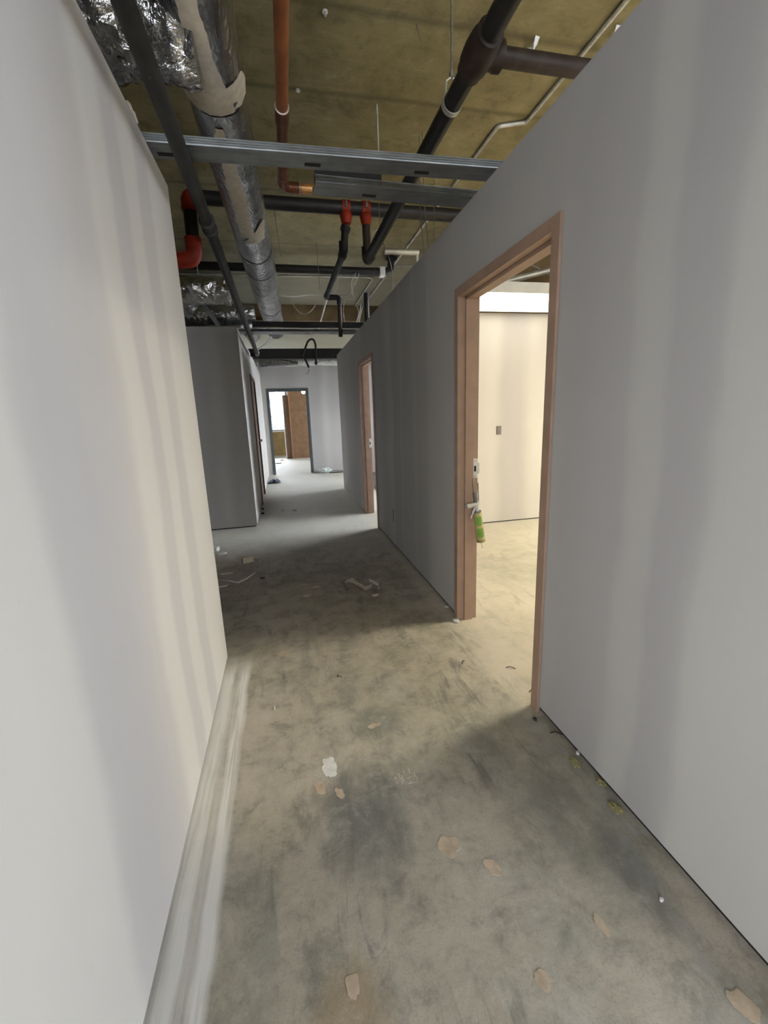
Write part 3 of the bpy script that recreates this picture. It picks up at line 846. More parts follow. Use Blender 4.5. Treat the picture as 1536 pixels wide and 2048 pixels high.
hg = thing('pipe_hanger', 'clevis hanger on a thin rod holding the black iron pipe', 'pipe hanger', (PX0, 2.19, PZ))
m = MB()
R1, R2 = .0425, .046
ring = []
for k in range(33):
    th = 2 * PI * k / 32
    ring.append([Vector((PX0 + math.sin(th) * r, 2.19 + dy, PZ + math.cos(th) * r)) for r, dy in ((R1, -.014), (R2, -.014), (R2, .014), (R1, .014))])
m.rings(ring[:-1] + [ring[0]], True, False).build('loop', 'conduit', hg, smooth=False)
m = MB()
for sx in (-1, 1):
    m.tube([(PX0 + sx * .030, 2.19, PZ + .036), (PX0 + sx * .026, 2.19, PZ + .085), (PX0, 2.19, PZ + .105)], .004, 8)
m.build('yoke', 'conduit', hg, smooth=True)
MB().lathe((PX0, 2.19, PZ + .098), (0, 0, 1), [(0, .012), (.018, .012), (.019, .007), (.03, .007)], 6).build('nut', 'rod', hg)
MB().tube([(PX0, 2.19, PZ + .1), (PX0, 2.19, ZC)], .0052, 10).build('rod', 'rod', hg, smooth=True)

hr = thing('hanger_rod', 'lone bright threaded rod dropping from the slab to a red end', 'rod', (.755, 3.19, 2.9))
MB().tube([(.755, 3.19, 2.9), (.755, 3.19, ZC)], .0050, 10).build('rod', 'conduit', hr, smooth=True)
MB().lathe((.755, 3.19, 2.80), (0, 0, 1), [(0, .016), (.003, .020), (.085, .020), (.088, .012), (.11, .012), (.112, .006)], 12).build('red_coupling', 'red', hr, smooth=True)

# ------------------------------------------------------------------ fire main with red fittings
YM, ZM = 4.24, 3.165
fm = thing('fire_main', 'fat black fire main crossing overhead with red fittings', 'pipe', (.3, YM, ZM - .055))
MB().tube([(-.53, YM, ZM), (2.9, YM, ZM - .015)], .054, 24).build('pipe_run', 'iron', fm, smooth=True)
MB().tube(fillet([(-.50, YM, ZM), (-.598, YM, ZM), (-.598, YM, ZM - .09)], .085, 8), .062, 22).build('red_elbow', 'red', fm, smooth=True)
MB().lathe((-.598, YM, ZM - .075), (0, 0, -1), [(0, .060), (.002, .066), (.03, .066), (.032, .055)], 22).build('coupling_lip', 'red', fm, smooth=True)
MB().tube([(-.598, YM, 3.07), (-.602, YM, 2.83)], .053, 22).build('drop', 'iron', fm, smooth=True)
MB().tube(fillet([(-.602, YM, 2.85), (-.605, YM, 2.70), (-.78, YM, 2.69)], .12, 10), .063, 22).build('red_elbow', 'red', fm, smooth=True)
MB().lathe((-.602, YM, 2.865), (0, 0, -1), [(0, .054), (.002, .068), (.03, .068), (.032, .06)], 22).build('coupling_lip', 'red', fm, smooth=True)
MB().tube([(-.75, YM, 2.69), (-1.6, YM, 2.67)], .053, 22).build('pipe_run', 'iron', fm, smooth=True)
def mech_tee(x, ry, zt=ZM):
    m = MB()
    m.lathe((x, YM, zt - .02), (0, 0, -1), [(0, .030), (.03, .050), (.045, .054), (.08, .047), (.11, .040), (.112, .034)], 18)
    return m.build('red_outlet', 'red', fm, smooth=True)
mech_tee(.690, 0); mech_tee(PX0, 0)
for x in (.690, PX0):
    m = MB()
    rr = []
    for k in range(25):
        th = 2 * PI * k / 24
        rr.append([Vector((x + dx, YM + math.sin(th) * r, ZM - .004 + math.cos(th) * r)) for r, dx in ((.054, -.035), (.060, -.035), (.060, .035), (.054, .035))])
    m.rings(rr[:-1] + [rr[0]], True, False).build('red_strap', 'red', fm)
    for dy in (-.068, .068):
        MB().lathe((x, YM + dy, ZM - .02), (0, 0, 1), [(0, .011), (.035, .011), (.036, .006), (.05, .006)], 6).build('strap_bolt', 'rod', fm)

dr = thing('sprinkler_drop', 'black pipe dropping from the left red outlet then running away', 'pipe', (.66, 4.6, 2.8))
MB().tube([(.685, YM, 3.012), (.672, YM, 2.975)], .044, 18).build('socket', 'iron', dr, smooth=True)
MB().tube(fillet([(.676, YM, 2.99), (.655, YM, 2.815), (.655, YM, 2.80)], .03), .032, 18).build('drop', 'iron', dr, smooth=True)
MB().tube(fillet([(.656, YM, 2.89), (.654, YM, 2.805), (.653, YM + .09, 2.805)], .06, 8), .042, 18).build('elbow', 'iron', dr, smooth=True)
MB().tube([(.653, YM + .06, 2.805), (.640, 5.72, 2.805)], .030, 18).build('pipe_run', 'greyiron', dr, smooth=True)
MB().tube(fillet([(.640, 5.66, 2.805), (.640, 5.745, 2.805), (.800, 5.745, 2.805), (.800, 5.745, 2.73)], .055, 8), .032, 18).build('elbow', 'iron', dr, smooth=True)
MB().tube([(.800, 5.745, 2.76), (.795, 5.745, 2.35)], .026, 16).build('lower_drop', 'rust', dr, smooth=True)

# second lateral pipe
YS, ZS = 5.82, 3.13
sm = thing('cross_main', 'black pipe crossing under the slab behind the fire main with a white clamp', 'pipe', (.3, YS, ZS - .05))
MB().tube([(-3.9, YS, 3.135), (1.355, YS, ZS)], .046, 22).build('pipe_run', 'iron', sm, smooth=True)
MB().tube(fillet([(1.32, YS, ZS), (1.475, YS, ZS + .01), (1.495, YS, ZS + .14)], .09, 8), .043, 20).build('elbow', 'iron', sm, smooth=True)
MB().lathe((1.495, YS, ZS + .13), (0, 0, 1), [(0, .045), (.002, .05), (.02, .05), (.022, .075), (.035, .075), (.059, .045)], 20).build('flange', 'greyiron', sm, smooth=True)
MB().box(1.335, 1.405, YS - .056, YS + .056, ZS - .054, ZS + .054).build('white_clamp', 'white', sm, bevel=.012)

# grey strut on wires near the right wall
st = thing('grey_strut', 'short grey round ended conduit strut hung beside the right wall top', 'strut', (1.1, 3.95, 2.7))
MB().tube([(0.952, 3.95, 2.730), (0.959, 3.95, 2.730), (1.260, 3.95, 2.733)], [.012, .022, .022], 14).build('bar', 'conduit', st, smooth=True)
MB().tube([(1.246, 3.95, 2.730), (1.246, 3.95, 2.47)], .012, 10).build('post', 'conduit', st, smooth=True)
MB().tube([(0.973, 3.95, 2.744), (0.926, 3.95, 2.838), (0.922, 3.95, ZC)], .003, 6).build('tie_wire', 'wire', st)

# ------------------------------------------------------------------ conduits fixed to the slab
def conduit(label, pts, r=.0125, mat='conduit', fil=.06, straps=()):
    t = thing('conduit', label, 'conduit', pts[0])
    MB().tube(fillet(pts, fil, 6), r, 12).build('tube', mat, t, smooth=True)
    for (x, y) in straps:
        MB().box(x - .03, x + .03, y - .01, y + .01, ZC - .012, ZC - .0005).build('strap', 'rod', t)
    return t
zc = ZC - .0135
conduit('long thin steel conduit on the slab with a sideways jog, above the right wall', [(1.80, -.8, zc), (1.80, 3.17, zc), (1.625, 3.245, zc), (1.60, 6.3, zc), (1.575, 9.3, zc)], fil=.022, straps=((1.80, 2.1), (1.61, 4.4)))
conduit('thin conduit crossing the slab then turning away beside the dark stub', [(-1.5, 6.78, zc), (1.44, 6.66, zc), (1.43, 8.3, zc)], .011, fil=.12, straps=((.2, 6.71),))
conduit('pale thin line strung under the slab behind the black cross pipe', [(1.062, 6.414, 3.290), (1.143, 6.159, 3.290), (1.680, 6.080, 3.290), (2.292, 6.033, 3.290)], .006, 'cable', .05)

# ------------------------------------------------------------------ wires and cables
def cable(label, pts, r=.004, mat='cable', cat='cable', name='cable', group=None, n=5):
    o = MB().tube(smooth_path(pts, n), r * (.75 if mat == 'cable' else 1.0), 7).build(name, mat, smooth=True)
    return tag(o, label, cat, group)
cable('thin tie wire hanging from slab to right wall top, left of a close pair', [(1.125, 3.46, ZC), (1.118, 3.46, 2.9), (1.135, 3.44, 2.62), (1.14, 3.42, 2.468)], .0035, 'wire', 'wire', 'tie_wire')
cable('thin tie wire hanging from slab to right wall top, right of a close pair', [(1.128, 3.40, ZC), (1.135, 3.40, 2.88), (1.145, 3.36, 2.60), (1.143, 3.34, 2.468)], .0035, 'wire', 'wire', 'tie_wire')
cable('pale wire looping down to the right wall top under the strut', [(1.419, 5.697, 3.315), (1.160, 4.600, 2.899), (1.183, 4.600, 2.809), (1.195, 4.600, 2.714), (1.181, 4.600, 2.589), (1.10, 4.6, 2.475)], .004, 'cable', 'wire', 'tie_wire')
cable('white cable curving down from the black iron pipe end', [(1.03, 4.55, ZC), (1.107, 4.550, 3.156), (1.005, 4.500, 3.090), (0.952, 4.450, 2.993), (0.896, 4.320, 2.841), (.90, 4.27, 2.802)], .005)
cable('white cable zigzagging below the black cross pipe, left strand', [(0.840, 5.750, 3.073), (0.800, 5.800, 3.007), (0.802, 5.800, 2.951), (0.761, 5.900, 2.901)], .005)
cable('white cable zigzagging below the black cross pipe, middle strand', [(1.017, 5.700, 3.069), (0.957, 5.700, 2.984), (0.967, 5.750, 2.896), (0.990, 5.800, 2.829)], .0055)
cable('white cable zigzagging below the black cross pipe, right strand', [(1.054, 5.700, 3.070), (1.026, 5.700, 2.997), (0.982, 5.800, 2.932), (0.960, 5.800, 2.863), (0.898, 5.900, 2.863), (0.790, 5.950, 2.868)], .0055)
cable('long slack cable crossing from the duct to the sprinkler drop', [(0.113, 6.300, 2.946), (0.298, 6.400, 2.969), (0.506, 6.500, 3.017), (0.677, 6.500, 3.014)], .006)
cable('slack cable sagging in a loop beside the duct end', [(0.283, 7.846, 3.310), (0.332, 7.400, 3.058), (0.440, 7.400, 2.965), (0.575, 7.400, 3.011), (0.745, 8.134, 3.310)], .006)
cable('white cable bundle strand curving down to the far wall top, outer loop', [(0.912, 6.000, 2.865), (1.015, 6.000, 2.831), (1.081, 6.000, 2.711), (1.056, 6.000, 2.602), (0.999, 6.000, 2.516)], .006)
cable('white cable bundle strand curving down to the far wall top, middle strand', [(1.122, 6.020, 2.801), (1.096, 6.020, 2.680), (1.072, 6.020, 2.594), (1.052, 6.020, 2.526)], .006)
cable('white cable bundle strand curving down to the far wall top, right strand', [(1.137, 6.000, 2.761), (1.098, 6.000, 2.639), (1.079, 6.000, 2.522)], .006)
cable('white cable hanging straight down left of the cable bundle', [(1.172, 7.702, 3.300), (0.900, 6.100, 2.755), (0.901, 6.100, 2.645), (0.917, 6.100, 2.571)], .005)
for i, (px_pts, lab) in enumerate([
        (((.54, 5.5, ZC), (.545, 5.5, 2.82)), 'thin plumb wire hanging left of the sprinkler drop pipe'),
        (((.97, 3.72, ZC), (.975, 3.72, 2.95)), 'thin wire hanging between the fire main and the black pipe end'),
        (((1.32, 3.7, ZC), (1.31, 3.7, 2.6)), 'thin wire hanging outside the right wall top beyond the paired wires'),
        (((.075, 4.5, ZC), (.11, 4.6, 2.87)), 'thin slanting wire right beside the silver duct')]):
    cable(lab, px_pts, .0025, 'wire', 'wire', 'tie_wire')

# small things left on the slab
cable('bent dark wire hook left in the slab, ahead of the copper pipe', [(0.829, 2.580, 3.318), (0.842, 2.574, 3.270), (0.863, 2.614, 3.270)], .0028, 'wire', 'wire', 'wire_hook')
an = thing('ceiling_anchor', 'small pale anchor left in the slab near the copper pipe top', 'anchor', (0.364, 2.564, 3.300))
MB().lathe((0.367, 2.590, 3.319), (0, 0, -1), [(0, .014), (.006, .014), (.007, .006), (.02, .006)], 10).build('washer', 'strike', an)
MB().tube([(0.364, 2.570, 3.300), (0.364, 2.567, 3.270)], .002, 6).build('wire_end', 'wire', an)
an2 = thing('ceiling_anchor', 'small pale anchor left in the slab beside the copper coupling', 'anchor', (0.253, 3.114, 3.300))
MB().lathe((0.256, 3.144, 3.319), (0, 0, -1), [(0, .015), (.006, .015), (.007, .006), (.014, .006)], 10).build('washer', 'conduit', an2)
def peel(label, p, q, w, sd):
    p, q = Vector(p), Vector(q)
    d = (q - p); n_ = Vector((-d.y, d.x, 0)).normalized()
    m = MB().grid(lambda u, v: p + d * u + n_ * ((v - .5) * w * (1 - .6 * u)) + Vector((0, 0, -.004 - .035 * math.sin(PI * u) * (1 + noise.noise(Vector((u * 4, v * 2, sd)))))), 12, 4)
    return tag(m.build('paint_flake', 'white', smooth=True, solid=.001), label, 'paint flake')
peel('curled white paint flake on the slab above the iron branch pipe', (1.489, 2.531, 3.319), (1.475, 2.605, 3.319), .03, 1.0)
peel('smaller white paint flake on the slab below the curled one', (1.500, 2.607, 3.319), (1.491, 2.642, 3.319), .025, 2.0)
peel('pale paint flake peeling off the slab at the right wall top edge', (1.873, 2.395, 3.319), (1.875, 2.482, 3.319), .03, 3.0)

# black stub standing at the right wall top
tag(MB().tube([(1.115, 5.62, 2.472), (1.115, 5.62, 2.83)], .031, 16).build('pipe_stub', 'iron', smooth=True), 'black pipe stub standing on the right wall top by the white cables', 'pipe')

# ------------------------------------------------------------------ framing across the corridor farther on
def cross(name, label, cat, box, mat, ridge=False):
    m = MB().box(*box)
    if ridge:
        x0, x1, y0, y1, z0, z1 = box
        m.box(x0, x1, y0 - .004, y0 - .0001, z0, z0 + .012)
    return tag(m.build(name, mat, bevel=.002), label, cat)
cross('black_channel', 'black channel crossing the corridor at the wall tops below the duct', 'channel', (-.265, 1.10, 5.80, 5.86, 2.4755, 2.535), 'black')
stud('shiny galvanised stud crossing just past the black channel', (-.54, 6.10, 2.4705), (1.12, 6.08, 2.4705), (.95, 1.28), width=2.0)
cross('black_beam', 'thick black beam crossing under the slab near the far end', 'beam', (-.54, 2.4, 8.76, 8.88, 2.4705, 2.65), 'black')
fd = thing('foil_duct', 'silver foil duct crossing in front of the end wall', 'duct', (.4, 10.2, 2.50))
foil_tube((-.5, 10.3, 2.62), (2.5, 10.3, 2.60), .125, .012, 70, 36, 6.0, 9.0).build('duct_wrap', 'foil_far', fd, smooth=True)
MB().lathe((.62, 10.3, 2.612), (1, 0, 0), [(0, .13), (.001, .145), (.03, .145), (.031, .13)], 26).build('band', 'jacket', fd, smooth=True)
fg = thing('foil_wedge', 'bright flat metal sheet slanting at the left end of the foil duct', 'sheet metal', (-.05, 9.9, 2.50))
MB().rings([[Vector(p) for p in ((-.40, 9.85, 2.44), (.42, 9.85, 2.50), (.42, 9.85, 2.515), (-.40, 9.85, 2.66))], [Vector(p) for p in ((-.40, 10.1, 2.44), (.42, 10.1, 2.50), (.42, 10.1, 2.515), (-.40, 10.1, 2.66))]]).build('sheet', 'jacket', fg)
MB().tube([(-.38, 9.845, 2.665), (.42, 9.845, 2.52)], .008, 8).build('folded_edge', 'iron', fg, smooth=True)

hk = thing('hook_pipe', 'black hook shaped pipe hanging before the end wall', 'pipe', (.55, 8.7, 2.5))
MB().tube(fillet([(0.464, 8.738, 2.513), (0.587, 8.738, 2.789), (0.682, 8.738, 2.824), (0.722, 8.738, 2.726), (0.707, 8.738, 2.376)], .06, 6), .019, 12).build('arm', 'iron', hk, smooth=True)
MB().lathe((0.709, 8.738, 2.403), (0, 0, -1), [(0, .02), (.003, .027), (.04, .027), (.045, .012), (.06, .012)], 12).build('sprinkler_head', 'greyiron', hk, smooth=True)
rd = hk
MB().tube([(0.472, 8.738, 2.504), (0.514, 8.738, 2.441), (0.570, 8.738, 2.305)], .018, 10).build('whip', 'iron', rd, smooth=True)
MB().tube(smooth_path([(0.570, 8.738, 2.305), (0.554, 8.738, 2.214), (0.505, 8.738, 2.187)]), .005, 6).build('wire_tail', 'wire', rd, smooth=True)
cable('short pale brace rod slanting beside the drain pipe end', [(-.312, 7.43, 2.432), (-.16, 7.82, 2.60), (-.07, 8.15, 2.752)], .012, 'conduit', 'rod', 'brace_rod')
cable('long steel tube slanting down below the sprinkler drop', [(.655, 5.8, 2.80), (.655, 7.4, 2.70)], .011, 'conduit', 'conduit', 'conduit', n=1)

# ------------------------------------------------------------------ ducts in the open bay on the left
fb = thing('foil_box_duct', 'foil wrapped duct stub ending in the open bay on the left', 'duct', (-.65, 5.0, 2.6))
MB().tube([(-.70, 5.0, 2.78), (-.70, 5.0, ZC)], .006, 8).build('hanger_rod', 'rod', fb)
foil_tube((-.93, 5.0, 2.66), (-.44, 5.0, 2.655), .125, .016, 40, 44, 9.0, 5.0).build('duct_wrap', 'foil', fb, smooth=True)
foil_tube((-.452, 5.0, 2.655), (-.415, 5.0, 2.655), .135, .014, 6, 44, 16.0, 2.0).build('ragged_end', 'foil', fb, smooth=True)
gd = thing('grey_duct', 'dull grey round duct rising behind the foil stub on the left', 'duct', (-1.0, 5.3, 2.5))
MB().tube(fillet([(-1.10, 5.32, 3.315), (-1.06, 5.34, 2.72), (-.84, 5.42, 2.56)], .15, 8), .11, 24).build('body', 'jacket', gd, smooth=True)
fl = thing('foil_duct', 'dark foil duct lying across behind the drain pipe on the left', 'duct', (-.4, 6.2, 2.6))
foil_tube((-1.4, 6.2, 2.66), (-.235, 6.2, 2.70), .12, .014, 60, 40, 8.0, 12.0).build('duct_wrap', 'foil_far', fl, smooth=True)
foil_tube((-.36, 6.2, 2.60), (-.32, 7.1, 2.57), .085, .014, 30, 30, 9.0, 14.0).build('duct_leg', 'foil_far', fl, smooth=True)
MB().obox((-.70, 5.3, 2.56), (.045, .006, .42), Matrix.Rotation(-.55, 3, 'Y')).build('hanger_strap', 'stud', gd, bevel=.001)

# ------------------------------------------------------------------ caulking gun hung on the strike plate
GY = 2.492
g_top, g_bot = Vector((1.156, 2.492, 0.761)), Vector((1.190, 2.492, 0.542))
gd_ = (g_bot - g_top).normalized()
gx = (Vector((1, 0, 0)) - gd_ * gd_.x).normalized()
gun = thing('caulk_gun', 'caulking gun with olive and green tube hanging from the tan door frame strike plate', 'caulking gun', g_bot)
MB().lathe(g_top, gd_, [(0, .006), (.001, .0235), (.190, .0235), (.192, .020), (.200, .010), (.204, .008)], 28).build('caulk_tube', 'tube', gun, smooth=True)
LT = gun.children[0]
# half round steel cradle behind the tube
def cr(u, v):
    th = -.15 + 2.6 * v
    r = .0262
    return g_top + gd_ * (-.004 + .206 * u) + (gx * math.cos(th) + Vector((0, 1, 0)) * math.sin(th)) * r
MB().grid(cr, 2, 12).build('cradle', 'tube', gun, smooth=True, solid=.0016)
MB().lathe(g_top + gd_ * .199, gd_, [(0, .0275), (.001, .0285), (.006, .0285), (.007, .008)], 28).build('front_cap', 'tube', gun, smooth=True)
MB().lathe(g_top + gd_ * .203, (gd_ + gx * .08), [(0, .0065), (.004, .0055), (.048, .0030), (.05, .0022)], 12).build('nozzle', 'strike', gun, smooth=True)
def label_patch(a, b, nm):
    def f(u, v, r=.0242):
        th = -2.75 + 1.75 * v
        return g_top + gd_ * (a + (b - a) * u) + (gx * math.cos(th) + Vector((0, 1, 0)) * math.sin(th)) * r
    m = MB().grid(f, 6, 12)
    o = m.build(nm, 'green', LT, smooth=True)
    ol = MB()
    pts = [f(0, .93, .0246), f(.86, .93, .0246), f(.95, .85, .0246), f(.98, .6, .0246), f(.98, .3, .0246)]
    ol.tube(pts, .0009, 6)
    ol.build('label_outline', 'label_line', LT)
label_patch(.030, .088, 'green_label'); label_patch(.108, .168, 'green_label')
MB().lathe(g_top - gd_ * .003, gd_, [(0, .020), (.001, .0265), (.008, .0265), (.009, .02)], 28).build('rear_cap', 'gun_dark', gun, smooth=True)
# frame yoke, grip, trigger, rod
MB().tube(smooth_path([g_top - gd_ * .002, (1.152, 2.492, 0.810), (1.146, 2.495, 0.849), (1.144, 2.500, 0.880)]), [.013] + [.0135] * 9 + [.0125] * 4 + [.009] * 2, 14).build('frame_yoke', 'gun', gun, smooth=True)
MB().tube(smooth_path([(1.147, 2.490, 0.824), (1.142, 2.488, 0.863), (1.141, 2.492, 0.885)]), .0135, 12).build('grip_back', 'gun_dark', gun, smooth=True)
MB().tube(smooth_path([(1.147, 2.490, 0.811), (1.118, 2.486, 0.807), (1.079, 2.480, 0.802)]), [.014] * 3 + [.0155] * 4 + [.0165] * 3 + [.016], 14).build('handle', 'gun', gun, smooth=True)
MB().tube(smooth_path([(1.144, 2.490, 0.792), (1.128, 2.484, 0.768), (1.106, 2.478, 0.723)]), [.010] * 3 + [.008] * 4 + [.006] * 3 + [.004], 10).build('trigger', 'gun', gun, smooth=True)
MB().tube([(1.168, 2.496, 0.756), (1.168, 2.499, 0.833), (1.165, 2.503, 0.942)], .0035, 8).build('push_rod', 'gun_dark', gun, smooth=True)
MB().tube(smooth_path([(1.140, 2.497, 0.868), (1.134, 2.500, 0.906), (1.134, 2.510, 0.949), (1.150, 2.530, 0.968), (1.168, 2.546, 0.968)]), .0032, 8).build('hook', 'gun_dark', gun, smooth=True)

# ------------------------------------------------------------------ things inside the first room
tag(MB().box(2.505, 2.563, 4.868, 4.8795, 1.10, 1.20).build('wall_box', 'gun_dark', bevel=.003), 'small dark fixing on the warm lit wall behind the caulking gun', 'wall bracket')
cable('slack grey cable drooping above the panel light', [(2.1, 4.45, 2.9), (2.6, 4.4, 2.82), (2.95, 4.35, 2.66), (3.4, 4.3, 2.70)], .008)
c2 = thing('grey_pipe', 'grey pipe slanting under the slab above the panel light', 'pipe', (3.0, 4.6, 2.9))
MB().tube([(2.2, 4.35, 2.62), (3.9, 4.05, 2.98)], .03, 14).build('run', 'conduit', c2, smooth=True)
MB().lathe((2.95, 4.218, 2.779), (.95, -.168, .201), [(0, .031), (.001, .04), (.04, .04), (.041, .031)], 16).build('coupling', 'strike', c2, smooth=True)
tag(MB().box(2.28, 2.33, 4.93, 4.98, 2.466, 3.31).build('black_post', 'black', bevel=.002), 'black upright post standing on the room wall behind the panel light', 'post')

# ------------------------------------------------------------------ things seen through the second doorway
sh = thing('metal_stand', 'small light metal stand on the floor inside the second room', 'stand', (1.70, 7.9, 0))
for x in (1.60, 1.80):
    for y in (7.80, 8.02):
        MB().box(x - .012, x + .012, y - .012, y + .012, 0, .30).build('leg', 'stud', sh)
MB().box(1.57, 1.83, 7.77, 8.05, .30, .325).build('top', 'stud', sh, bevel=.003)
tag(MB().box(XR - .0008, XR + .004, 4.335, 4.352, .27, .40).build('wall_slot', 'black'), 'thin dark upright slot cut low in the right wall before the second doorway', 'slot')

# ------------------------------------------------------------------ the far room
bc = thing('brown_partition', 'tall brown hardboard panel seen through the end doorway', 'panel', (.9, 15.6, 0))
MB().box(.27, 1.9, 15.42, 15.50, 0, 3.2).build('face_board', 'brown', bc)
MB().box(.235, .27, 15.40, 15.50, 0, 3.2).build('edge_trim', 'orange', bc)
bs = thing('brown_board', 'narrow brown board standing left of the tall brown panel', 'panel', (.16, 15.5, 0))
MB().box(.05, .232, 15.46, 15.50, 0, 2.13).build('board', 'brown2', bs)
MB().box(.018, .05, 15.45, 15.50, 0, 1.0).build('pale_edge', 'white', bs)
gl = thing('globe_lamp', 'small glowing white globe lamp hanging in the far room', 'lamp', (.690, 14.0, 2.08))
MB().lathe((.690, 14.0, 2.085), (0, 0, 1), [(0, .005), (.008, .03), (.03, .052), (.06, .062), (.09, .052), (.112, .03), (.12, .018)], 20).build('globe', 'globe', gl, smooth=True)
MB().lathe((.690, 14.0, 2.205), (0, 0, 1), [(0, .02), (.03, .02), (.032, .005)], 14).build('cap', 'sill', gl, smooth=True)
MB().tube([(.690, 14.0, 2.23), (.690, 14.0, ZC)], .004, 6).build('cord', 'sill', gl)

# ------------------------------------------------------------------ outdoors, beyond the windows
struct('trim_4', MB().box(-60, 60, -60, 120, -6.2, -6.0), 'snow', 'pale open ground outside, far below the windows')
def hill(label, c, sx, sy, sz, sd):
    def f(u, v):
        x, y = (u - .5) * 2, (v - .5) * 2
        d = max(0, 1 - x * x) ** .5 * max(0, 1 - y * y) ** .5
        return Vector((c[0] + x * sx, c[1] + y * sy, -6.05 + sz * d * (1 + .5 * noise.noise(Vector((x * 5, y * 5, sd)))) + .4 * noise.noise(Vector((x * 30, y * 30, sd))) * d))
    return tag(MB().grid(f, 60, 24).build('wooded_hill', 'bush', smooth=True), label, 'hill')
hill('low hazy wooded hill outside the far window', (-6, 70, 0), 40, 12, 10.5, 2.0)
def tree(label, x, y, h, sd):
    r = random.Random(sd)
    t = thing('bare_tree', label, 'tree', (x, y, -6.0))
    m = MB()
    def branch(p, d, L, rad, n):
        q = p + d * L
        m.tube([p, p.lerp(q, .5) + Vector((r.uniform(-.05, .05), 0, 0)) * L, q], [rad, rad * .8, rad * .6], 5)
        if n:
            for _ in range(3):
                dd = (d + Vector((r.uniform(-.75, .75), r.uniform(-.75, .75), r.uniform(-.1, .45)))).normalized()
                branch(p.lerp(q, r.uniform(.55, 1)), dd, L * r.uniform(.6, .8), rad * .55, n - 1)
    branch(Vector((x, y, -6)), Vector((0, 0, 1)), h * .4, .16, 5)
    m.build('branches', 'tree', t)
tree('bare winter tree at the left of the far window', -2.1, 34, 11, 3)
tree('smaller bare winter tree farther off through the far window', 0.1, 48, 9, 8)

# ------------------------------------------------------------------ litter on the floor
def blob(n, rx, ry, seed, rag=.35, rot=0.0):
    out = []
    for k in range(n):
        th = 2 * PI * k / n
        q = 1 + rag * noise.noise(Vector((math.cos(th) * 1.6, math.sin(th) * 1.6, seed))) + rag * .5 * noise.noise(Vector((math.cos(th) * 5, math.sin(th) * 5, seed)))
        x, y = math.cos(th) * rx * q, math.sin(th) * ry * q
        out.append((x * math.cos(rot) - y * math.sin(rot), x * math.sin(rot) + y * math.cos(rot)))
    return out
def at_(p, poly): return [(p[0] + x, p[1] + y) for x, y in poly]

# dried patches stuck to the floor: parts of the floor
for p, rx, ry, sd, mt, rot in [
        ((0.070, 1.503, 0.000), .030, .052, 1, 'chalk', .1), ((0.094, 1.369, -0.000), .014, .026, 2, 'tan', .4), ((0.023, 1.416, 0.000), .020, .03, 3, 'tan', .2),
        ((0.411, 1.075, 0.000), .033, .040, 4, 'tan', .5), ((0.520, 0.978, 0.000), .020, .028, 5, 'tan', .4), ((0.736, 0.763, 0.000), .013, .026, 6, 'tan', .1),
        ((0.053, 0.802, 0.000), .016, .028, 7, 'tan', 0), ((0.943, 0.541, 0.000), .026, .03, 8, 'tan', .3), ((0.290, 1.690, 0.000), .03, .014, 9, 'tan', .2),
        ((0.514, 0.697, 0.000), .02, .02, 10, 'tan', .2), ((0.495, 3.374, -0.000), .02, .02, 21, 'tan', .2), ((-0.118, 2.441, 0.000), .035, .02, 22, 'tan', .6)]:
    MB().prism(at_(p, blob(34, rx, ry, sd, .42, rot)), 0.0002, .0014).build('dried_patch', mt, floor)
# chalk scuffs: white scratch marks
m = MB()
for k in range(16):
    x, y = .347 + rnd.uniform(-.045, .045), 1.372 + rnd.uniform(-.03, .03)
    a, L = rnd.choice((0.1, 1.45, 1.6)) + rnd.uniform(-.2, .2), rnd.uniform(.01, .035)
    dx, dy = math.cos(a) * L, math.sin(a) * L
    m.prism([(x, y), (x + .0022, y), (x + dx + .0022, y + dy), (x + dx, y + dy)], .0002, .0011)
o = m.build('white_scuff', 'chalk', floor); o['kind'] = 'stuff'

# broken drywall scrap by the left wall end
ds = thing('drywall_scrap', 'broken flat piece of drywall lying past the left partition end', 'drywall scrap', (-.62, 3.95, 0))
poly = [(-0.727, 3.889, 0.000), (-0.577, 3.803, 0.000), (-0.494, 3.764, 0.000), (-0.436, 3.832, 0.000), (-0.367, 3.981, 0.000), (-0.421, 4.111, 0.000), (-0.578, 4.314, 0.000), (-0.663, 4.438, 0.000), (-0.799, 4.550, 0.000), (-1.15, 4.35, 0), (-1.15, 3.80, 0)]
MB().prism([(x, y) for x, y, _ in poly], .002, .014).build('board', 'board_face', ds)
e = MB()
edge = [(-0.573, 3.805, 0.008), (-0.498, 3.733, 0.008), (-0.452, 3.779, 0.008), (-0.411, 3.853, 0.008), (-0.364, 3.944, 0.008)]
for a, b in zip(edge, edge[1:]):
    a, b = Vector(a), Vector(b)
    d = (b - a).normalized(); n_ = Vector((d.y, -d.x, 0))
    e.prism([tuple((a + n_ * .001)[:2]), tuple((b + n_ * .001)[:2]), tuple((b + n_ * (.006 + .004 * rnd.random()))[:2]), tuple((a + n_ * (.006 + .004 * rnd.random()))[:2])], .003, .0135)
e.build('broken_edge', 'gypsum', ds)
MB().prism(at_((-0.624, 3.984, 0.000), blob(16, .05, .03, 4, .6)), .0142, .018).build('torn_face', 'gypsum', ds)
tag(MB().prism([(x, y) for x, y, _ in ((-0.724, 3.839, 0.000), (-0.651, 3.791, -0.000), (-0.577, 3.731, 0.000), (-0.580, 3.686, -0.000), (-0.645, 3.683, 0.000), (-1.0, 3.65, 0))], .001, .012).build('drywall_scrap', 'board_face'), 'thin dark scrap tucked under the near edge of the broken drywall piece', 'drywall scrap')
wb = MB().obox(Vector((-0.446, 4.208, 0.000)) + Vector((0, .03, .046)), (.105, .045, .055), Matrix.Rotation(.35, 3, 'Z')).build('wood_block', 'wood', bevel=.004)
